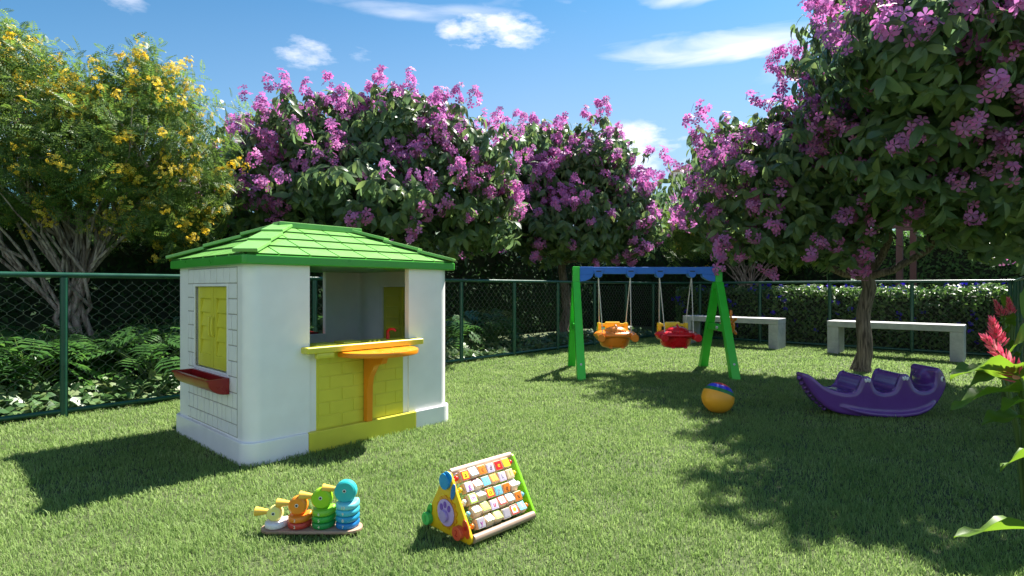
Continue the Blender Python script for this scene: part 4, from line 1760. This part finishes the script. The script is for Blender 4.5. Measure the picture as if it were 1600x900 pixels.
rocker = thing('rocking_toy', 'purple three seat dinosaur rocker lying on the shaded lawn', 'rocker', (2.83, 4.44, 0))
rocker.scale = (.925, 1, 1)
body = rk.build('body', M['purple'], rocker, wn=False)
md = body.modifiers.new('r', 'REMESH')
md.mode = 'VOXEL'
md.voxel_size = .0075
sm = body.modifiers.new('s', 'SMOOTH')
sm.iterations = 6
sm.factor = .5
realise(body)
for v_ in body.data.vertices:
    v_.co.y *= taper(v_.co.x, v_.co.z)
body.data.polygons.foreach_set('use_smooth', [True] * len(body.data.polygons))
for i in range(9):
    t_ = i / 8
    x, y = (140 + (390 - 140) * t_ ** 1.15, 215 + (497 - 215) * t_ ** .85)
    mb = MB()
    mb.ell(((x - 830) * K, 0, (547 - y) * K), (.019, .030, .014), rot=Matrix.Rotation(-.9, 3, 'Y'), seg=12, rings=8)
    mb.build('tail_spike', M['purple'], rocker)
for (cx, cy) in ((685, 208), (1050, 190)):
    for sy in (-1, 1):
        for k in (-1, 0, 1):
            mb = MB()
            mb.ell(((cx + k * 19 - 820) * K, sy * (hw + .001) * taper((cx - 820) * K, .2), (547 - cy + 5 * (1 - abs(k))) * K), (.0075, .010, .016), rot=Matrix.Rotation(k * .35, 3, 'Y'), seg=12, rings=8)
            mb.build('claw', M['claw'], rocker)
for sy in (-1, 1):
    mb = MB()
    ec = Vector(((1438 - 820) * K, sy * .158 * taper((1438 - 820) * K, .29), (547 - 200) * K))
    mb.ell(ec, (.02, .014, .022), seg=18, rings=12)
    ey = mb.build('eye', M['claw'], rocker)
    mb = MB()
    mb.ell(ec + Vector((.008, sy * .008, 0)), (.011, .0085, .013), seg=14, rings=10)
    mb.build('pupil', M['black'], ey)

# ------------------------------------------------------------------ text
_TXT = {}


def text_mesh(ch, size, depth, mat):
    key = (ch, size, depth, mat.name)
    if key not in _TXT:
        cu = bpy.data.curves.new('letter', 'FONT')
        cu.body = ch
        cu.size = size
        cu.extrude = depth
        cu.align_x = 'CENTER'
        cu.align_y = 'CENTER'
        ob = bpy.data.objects.new('letter', cu)
        COL.objects.link(ob)
        dg = bpy.context.evaluated_depsgraph_get()
        me = bpy.data.meshes.new_from_object(ob.evaluated_get(dg))
        bpy.data.objects.remove(ob)
        bpy.data.curves.remove(cu)
        me.materials.clear()
        me.materials.append(mat)
        _TXT[key] = me
    return _TXT[key]


# ------------------------------------------------------------------ stacking duck toy
P_ = lambda n, r, g, b_, ro=.4: plastic(n, srgb(r, g, b_), ro, .04, .02, 25)
duck = thing('stacking_toy', 'wooden duck stacking toy with numbered colour rings on a plank', 'toy', (-.818, 2.285, .012))
M['plank'] = woodmat('toy plank', (.32, .19, .13), (.5, .33, .24), 40)
M['beak'] = P_('beak yellow', 232, 186, 74)
M['num'] = P_('number paint', 236, 228, 205)
mb = MB()
mb.prism(rrect(-.205, .205, -.05, .05, .049, 9), 0, .013, bev=.003)
mb.build('base', M['plank'], duck)
STK = [(-.147, [('1', (225, 218, 222))], (236, 226, 130), .030), (-.052, [('2', (196, 62, 50)), ('3', (232, 128, 30))], (236, 140, 34), .037),
       (.045, [('4', (34, 140, 66)), ('5', (54, 165, 60)), ('6', (124, 190, 50))], (150, 205, 32), .041), (.142, [('7', (28, 120, 190)), ('8', (36, 150, 195)), ('9', (70, 182, 205)), ('10', (120, 205, 215))], (46, 178, 178), .044)]
for si, (x0, rings_, hc, hr) in enumerate(STK):
    zz = .0135
    for ri_, (num, col) in enumerate(rings_):
        mb = MB()
        t = bmesh.new()
        rows = []
        nseg = 36
        for (rs_, z) in ((.30, 0), (.85, 0), (.96, .003), (1.0, .009), (1.0, .016), (.95, .022), (.85, .025), (.30, .025)):
            row = []
            for k in range(nseg):
                a = 2 * PI * k / nseg
                rad = .044
                tail = max(0, math.cos(a - .35)) ** 10
                lift = .010 * tail * (z / .025)
                row.append(t.verts.new((rad * rs_ * math.cos(a) * (1 + .16 * tail), rad * rs_ * math.sin(a) * (1 + .12 * tail), z + lift)))
            rows.append(row)
        for a, c in zip(rows, rows[1:]):
            for k in range(nseg):
                t.faces.new((a[k], a[(k + 1) % nseg], c[(k + 1) % nseg], c[k]))
        t.faces.new(rows[0][::-1])
        t.faces.new(rows[-1])
        mb.merge(t)
        rg_ = mb.build('ring', P_('ring paint ' + num, *col), duck, (x0, 0, zz), ang=60)
        rg_['label'] = 'ring numbered ' + num
        tx = link('number', text_mesh(num, .017, .0006, M['num']), rg_, (-.004, -.0443, .0125), (PI / 2, 0, 0))
        zz += .0258
    mb = MB()
    zc = zz + hr * .93
    mb.cyl((x0 - .004, -.019, zc), (x0 - .004, .019, zc), hr, seg=36, bev=.006)
    hd = mb.build('head', P_('head paint %d' % si, *hc), duck)
    mb = MB()
    bx_ = x0 - .004 - hr * .96
    mb.cyl((bx_ + .004, 0, zc + hr * .18), (bx_ - .052, 0, zc + hr * .22), .0085, .019, seg=24, bev=.0015)
    mb.build('beak', M['beak'], hd)
    mb = MB()
    ex_ = x0 - .004 - hr * .02
    mb.cyl((ex_, -.0185, zc + hr * .12), (ex_, -.0205, zc + hr * .12), .0072, seg=20)
    ey = mb.build('eye', M['claw'], hd)
    mb = MB()
    mb.cyl((ex_, -.0195, zc + hr * .12), (ex_, -.0217, zc + hr * .12), .0045, seg=16)
    mb.build('pupil', M['black'], ey)

# ------------------------------------------------------------------ alphabet activity triangle
AL, AB, AH = .335, .33, .272
act = thing('activity_triangle', 'wooden activity triangle with rows of turning alphabet blocks on the lawn', 'toy', (-.134, 2.128, .012), R(44.3))
M['blockwood'] = woodmat('block wood', (.62, .46, .32), (.78, .62, .46), 60)
M['dowel'] = woodmat('dowel wood', (.55, .38, .28), (.72, .54, .42), 40)
M['greybar'] = woodmat('base bar wood', (.25, .17, .12), (.42, .3, .22), 40)
M['panel_yellow'] = P_('panel yellow', 236, 188, 24, .35)
M['panel_green'] = P_('panel green', 130, 210, 30, .35)


def tri_outline(r=.022, seg=6):
    pts = [(0, 0), (AB, 0), (AB / 2, AH)]
    c = (AB / 2, AH * .36)
    out = []
    n = 3
    for i in range(3):
        p = Vector(pts[i])
        a = (Vector(pts[i - 1]) - p).normalized()
        b_ = (Vector(pts[(i + 1) % 3]) - p).normalized()
        bis = (a + b_).normalized()
        half_ = math.acos(max(-1, min(1, a.dot(b_)))) / 2
        ctr = p + bis * (r / math.sin(half_))
        t0 = p + a * (r / math.tan(half_))
        t1 = p + b_ * (r / math.tan(half_))
        a0 = math.atan2(t0.y - ctr.y, t0.x - ctr.x)
        a1 = math.atan2(t1.y - ctr.y, t1.x - ctr.x)
        while a1 < a0 - 1e-6:
            a1 += 2 * PI
        if a1 - a0 > PI:
            a1 -= 2 * PI
        for k in range(seg + 1):
            an = a0 + (a1 - a0) * k / seg
            out.append((ctr.x + r * math.cos(an), ctr.y + r * math.sin(an)))
    return out


tri = tri_outline()
fx = lambda x: frame((x, 0, 0), (0, 1, 0), (0, 0, 1), (1, 0, 0))
mb = MB()
mb.prism(tri, -.014, 0, fx(0), bev=.004)
pan = mb.build('side_panel', M['panel_yellow'], act)
pan['label'] = 'yellow end panel with paw print and number knobs'
mb = MB()
mb.prism(tri, 0, .014, fx(AL), bev=.004)
pan2 = mb.build('side_panel', M['panel_green'], act)
pan2['label'] = 'plain lime green end panel'
mb = MB()
mb.cyl((0, AB / 2, AH - .024), (AL, AB / 2, AH - .024), .0115, seg=18)
mb.build('handle_bar', M['dowel'], act)
for y in (.022, AB - .022):
    mb = MB()
    mb.cyl((0, y, .022), (AL, y, .022), .016, seg=18)
    mb.build('base_bar', M['greybar'], act)

COLS = {'w': (244, 238, 232), 'r': (214, 34, 26), 'y': (240, 204, 40), 'o': (222, 122, 28), 'b': (120, 188, 214), 'l': (205, 190, 218), 'g': (160, 200, 50), 'n': (168, 160, 168), 'p': (150, 40, 140), 'd': (110, 60, 30), 't': (200, 178, 140)}
PM = {k: P_('block paint ' + k, *v, .3) for k, v in COLS.items()}
ROWS = [[('a', 'y', 'r', 'd'), ('b', 'w', 'b', 'd'), ('c', 'o', 'o', 'd'), ('d', 'l', 'l', 'd'), ('e', 'r', 'r', 'y'), (None, 'y', 'y', 'd')],
        [('g', 'l', 'l', 'p'), ('h', 'w', 'r', 'l'), ('i', 'b', 'b', 'n'), ('j', 'y', 'o', 'o'), ('k', 'l', 'l', 'n'), ('l', 't', 't', 'g')],
        [('m', 'w', 'g', 'p'), (None, 'w', 'w', 'd'), ('o', 'y', 'r', 'r'), ('p', 'b', 'b', 'n'), ('q', 'o', 'o', 'd'), (None, 'w', 'w', 'd')],
        [('s', 'w', 'y', 'l'), (None, 'y', 'g', 'g'), ('u', 'l', 'l', 'r'), ('v', 'w', 'r', 'o'), ('w', 'w', 'b', 'l'), ('x', 'o', 'o', 'd')],
        [('y', 'n', 'n', 'p'), ('z', 'w', 'y', 'l'), (None, 'g', 'g', 'y'), (None, 'n', 'n', 'p'), (None, 'w', 'r', 'y'), ('i', 'b', 'b', 'y')]]
BEADC = ['r', 'y', 'w', 'b', 'o']
slope = Vector((0, AB / 2, AH)).normalized()
nface = Vector((0, -slope.z, slope.y))
ROTS = [[0, 22, 5, -4, 0, 6], [2, 30, 6, 16, -4, 0], [4, 48, 3, -6, -10, 36], [34, 20, -4, 18, 24, -8], [-6, 34, 22, -8, 4, 18]]
for r_, row in enumerate(ROWS):
    tt = .835 - .149 * r_
    ctr = slope * (tt * Vector((0, AB / 2, AH)).length) - nface * .012
    mb = MB()
    mb.cyl((0, ctr.y, ctr.z), (AL, ctr.y, ctr.z), .0035, seg=8)
    mb.build('rod', M['steel'], act)
    for c_, (ch, face, bord, lc) in enumerate(row):
        xx = .0535 + .0457 * c_
        rx = R(ROTS[r_][c_])
        # axes of the block: local x along the rod, y up the slope, z out of the face
        yv = Matrix.Rotation(-rx, 3, 'X') @ slope
        zv = Matrix.Rotation(-rx, 3, 'X') @ nface
        fr = frame((xx, ctr.y, ctr.z), (1, 0, 0), yv, zv)
        mb = MB()
        mb.box((.0415, .040, .034), (0, 0, 0), bev=.003)
        mb.b2((-.0185, -.018, .0165), (.0185, .018, .0178), bev=.0005, mat=1)
        mb.b2((-.0145, -.014, .0172), (.0145, .014, .0186), bev=.0005, mat=2)
        ob = mb.build('letter_block', [M['blockwood'], PM[bord], PM[face]], act)
        ob.matrix_local = fr
        if ch:
            link('letter', text_mesh(ch, .028, .0004, PM[lc]), ob, (0, .0, .0191))
        elif bord == 'r':
            m2 = MB()
            m2.cyl((0, 0, .0185), (0, 0, .0195), .009, seg=20)
            m2.build('dot', PM['y'], ob)
    for xx, sgn_ in ((.017, 1), (AL - .017, -1)):
        mb = MB()
        mb.ell((xx, ctr.y, ctr.z), (.010, .011, .011), seg=16, rings=10)
        mb.build('bead', PM[BEADC[r_]], act)
# lilac cogs of the other face showing above the top row
for c_ in range(5):
    mb = MB()
    cc = Vector((.06 + .048 * c_, AB / 2 + .04, AH * .72))
    mb.cyl(cc, cc + Vector((.03, 0, 0)), .022, seg=12, bev=.002)
    mb.build('cog', PM['l'], act)
# decorated yellow panel (outer side faces -x)
PX = -.0142


def disc(name, y, z, ry, rz_, h, col, parent=pan, tilt=0.0, base=0.0):
    mb = MB()
    poly = []
    for k in range(28):
        a = 2 * PI * k / 28
        py, pz = ry * math.cos(a), rz_ * math.sin(a)
        poly.append((y + py * math.cos(tilt) - pz * math.sin(tilt), z + py * math.sin(tilt) + pz * math.cos(tilt)))
    mb.prism(poly, base, base + h, frame((PX, 0, 0), (0, 1, 0), (0, 0, 1), (-1, 0, 0)), bev=min(.002, h * .4))
    return mb.build(name, P_('panel paint ' + name + str(col[0]), *col, .3), parent)


# gear ring, paw disc and pads
mb = MB()
gp = []
for k in range(72):
    a = 2 * PI * k / 72
    r_ = .066 if (k // 3) % 2 else .059
    gp.append((.165 + r_ * math.cos(a), .09 + r_ * math.sin(a)))
mb.prism(gp, 0, .005, frame((PX, 0, 0), (0, 1, 0), (0, 0, 1), (-1, 0, 0)), bev=.001)
mb.build('gear', P_('gear orange', 222, 150, 30, .3), pan)
disc('paw_disc', .165, .09, .053, .053, .004, (196, 165, 220), base=.006)
disc('paw_pad', .168, .078, .023, .023, .012, (178, 150, 210), base=.011)
for y, z in ((.19, .108), (.166, .122), (.141, .112)):
    disc('toe_pad', y, z, .0095, .013, .002, (120, 70, 180), base=.0105)
disc('elephant_ear', .172, .213, .03, .032, .014, (36, 140, 196))
disc('elephant_trunk', .124, .182, .012, .034, .006, (40, 120, 190), tilt=.25)
disc('elephant_head', .160, .232, .028, .022, .005, (36, 150, 210))
disc('green_oval', .283, .062, .016, .034, .005, (60, 170, 70), tilt=.35)
disc('green_square', .283, .06, .009, .009, .003, (20, 110, 40), base=.0055)
k1 = disc('number_knob', .285, .034, .026, .026, .022, (70, 190, 90))
disc('red_oval', .045, .058, .018, .036, .005, (214, 80, 40), tilt=-.3)
disc('red_square', .045, .062, .008, .008, .003, (190, 20, 30), base=.0055)
k2 = disc('number_knob', .082, .036, .027, .027, .022, (228, 92, 60))
for kk, y, z, ch, col in ((k1, .285, .034, '1', (30, 130, 50)), (k2, .082, .036, '2', (190, 30, 30))):
    tx = link('number', text_mesh(ch, .036, .0005, P_('knob number ' + ch, *col)), kk)
    tx.matrix_local = frame((PX - .0225, y, z), (0, -1, 0), (0, 0, 1), (-1, 0, 0))

# ------------------------------------------------------------------ red ginger plants
def blade(base, tip, arch, width, seg=12, fold=.18, twist=0.0):
    """one long arching leaf as (verts, faces)"""
    base, tip = Vector(base), Vector(tip)
    side = (tip - base).cross(Vector((0, 0, 1)))
    side = side.normalized() if side.length > 1e-4 else Vector((1, 0, 0))
    v, f = [], []
    for i in range(seg + 1):
        t_ = i / seg
        p = base.lerp(tip, t_) + Vector((0, 0, arch * 4 * t_ * (1 - t_) * (1 - .3 * t_)))
        hw_ = width * .5 * (math.sin(PI * min(1, t_ ** .85 * .97 + .03)) ** .75)
        s_ = (Matrix.Rotation(twist * (.4 + .6 * t_), 3, (tip - base).normalized()) @ side)
        up = s_.cross((tip - base).normalized())
        wv = .012 * math.sin(t_ * 15 + width * 90) * (width / .1)
        for q in (-1, -.5, 0, .5, 1):
            v.append(tuple(p + s_ * hw_ * q + Vector((0, 0, 1)) * (abs(q) * hw_ * fold * 2 + wv * q * abs(q))))
    for i in range(seg):
        a = i * 5
        for q in range(4):
            f.append((a + q, a + q + 1, a + q + 6, a + q + 5))
    return v, f


def ginger(label, loc, leaves, flowers):
    root = thing('ginger_plant', label, 'plant', loc, 0, 'red ginger plants along the right edge')
    L0 = Vector(loc)
    stem = MB()
    for (b_, t_, arch, wd, tw) in leaves:
        b_, t_ = Vector(b_) - L0, Vector(t_) - L0
        v, f = blade(b_, t_, arch, wd, twist=tw)
        me = bpy.data.meshes.new('leaf')
        me.from_pydata(v, [], f, shade_flat=False)
        me.materials.append(M['ginger_leaf'])
        link('leaf', me, root)
        foot = Vector((random.uniform(-.05, .05), random.uniform(-.05, .05), 0))
        stem.tube([foot, foot.lerp(b_, .55) + Vector((b_.x * -.15, b_.y * -.15, .02)), b_], [.011, .009, .005], 8)
    for (b_, t_, wd) in flowers:
        b_, t_ = Vector(b_) - L0, Vector(t_) - L0
        ax = (t_ - b_).normalized()
        n = 46
        k = np.arange(n)
        tt = k / (n - 1)
        ang = k * 2.399
        a1 = np.array(ax.orthogonal().normalized())
        a2 = np.cross(np.array(ax), a1)
        rad = np.outer(np.cos(ang), a1) + np.outer(np.sin(ang), a2)
        pos = np.array(b_) + np.outer(tt, np.array(t_ - b_)) + rad * (wd * .12 * (1 - tt))[:, None]
        yd = rad * (.42 - .3 * tt)[:, None] + np.array(ax) * .85
        BT = leaf_template(.42, 4, -.25, .3)
        scatter('flower', BT[0], BT[1], frames_from(yd, rad, wd * (1.0 - .45 * tt) * .5), pos, M['bract'], root)
        stem.tube([(0, 0, 0), tuple(b_ * .6 + Vector((0, 0, .05))), tuple(b_), tuple(t_)], [.011, .009, .007, .003], 8)
    stem.build('stem', M['stem'], root)
    return root


ginger('red ginger plant with the biggest pink flower spike, beside the purple rocker', (2.30, 2.48, 0),
       [((2.19, 2.40, .585), (1.79, 2.28, .628), .06, .16, .5), ((2.20, 2.42, .545), (1.83, 2.33, .485), .035, .15, .5), ((2.24, 2.36, .48), (1.97, 2.24, .50), .05, .12, .4),
        ((2.20, 2.5, .66), (2.26, 2.35, .90), .02, .12, .9), ((2.24, 2.55, .58), (2.05, 2.62, .60), .03, .11, -.3), ((2.3, 2.5, .62), (2.08, 2.55, .54), .04, .11, -.2),
        ((2.26, 2.42, .42), (2.02, 2.40, .41), .03, .11, -.2), ((2.4, 2.5, .7), (2.75, 2.6, .8), .1, .14, .2), ((2.4, 2.45, .6), (2.7, 2.2, .6), .1, .14, .3), ((2.35, 2.5, .8), (2.45, 2.6, 1.05), .02, .12, .3)],
       [((2.165, 2.37, .605), (2.015, 2.37, .785), .12), ((2.27, 2.6, .72), (2.22, 2.58, .85), .1)])
ginger('red ginger plant with two small pink flower spikes near the far fence', (4.47, 5.0, 0),
       [((4.40, 4.95, .60), (4.18, 4.85, .56), .05, .11, .4), ((4.46, 4.95, .66), (4.22, 4.9, .66), .05, .1, .3), ((4.45, 4.95, .70), (4.30, 4.9, .74), .03, .1, .3), ((4.45, 4.95, .48), (4.20, 4.85, .45), .05, .11, .3),
        ((4.45, 4.9, .40), (4.22, 4.8, .37), .04, .1, .3), ((4.5, 4.9, .55), (4.7, 4.8, .5), .05, .11, .3), ((4.5, 5.05, .6), (4.62, 5.2, .7), .05, .11, .3), ((4.45, 5.0, .8), (4.36, 4.95, .94), .02, .08, .3)],
       [((4.36, 4.95, .74), (4.27, 4.93, .88), .1), ((4.43, 4.95, .76), (4.385, 4.93, .90), .1)])
ginger('ginger plant without flowers whose broad lit leaves hang low in the near right corner', (1.95, 1.85, 0),
       [((1.80, 1.80, .20), (1.425, 1.80, .195), .03, .15, .55), ((1.86, 1.83, .44), (1.60, 1.83, .41), .04, .13, .7), ((1.95, 1.8, .5), (1.76, 1.7, .33), .05, .13, .4), ((2.0, 1.9, .6), (2.3, 1.9, .55), .1, .14, .2), ((1.98, 1.9, .6), (1.95, 1.6, .75), .1, .14, .2)],
       [])
print('objects', len(COL.objects))
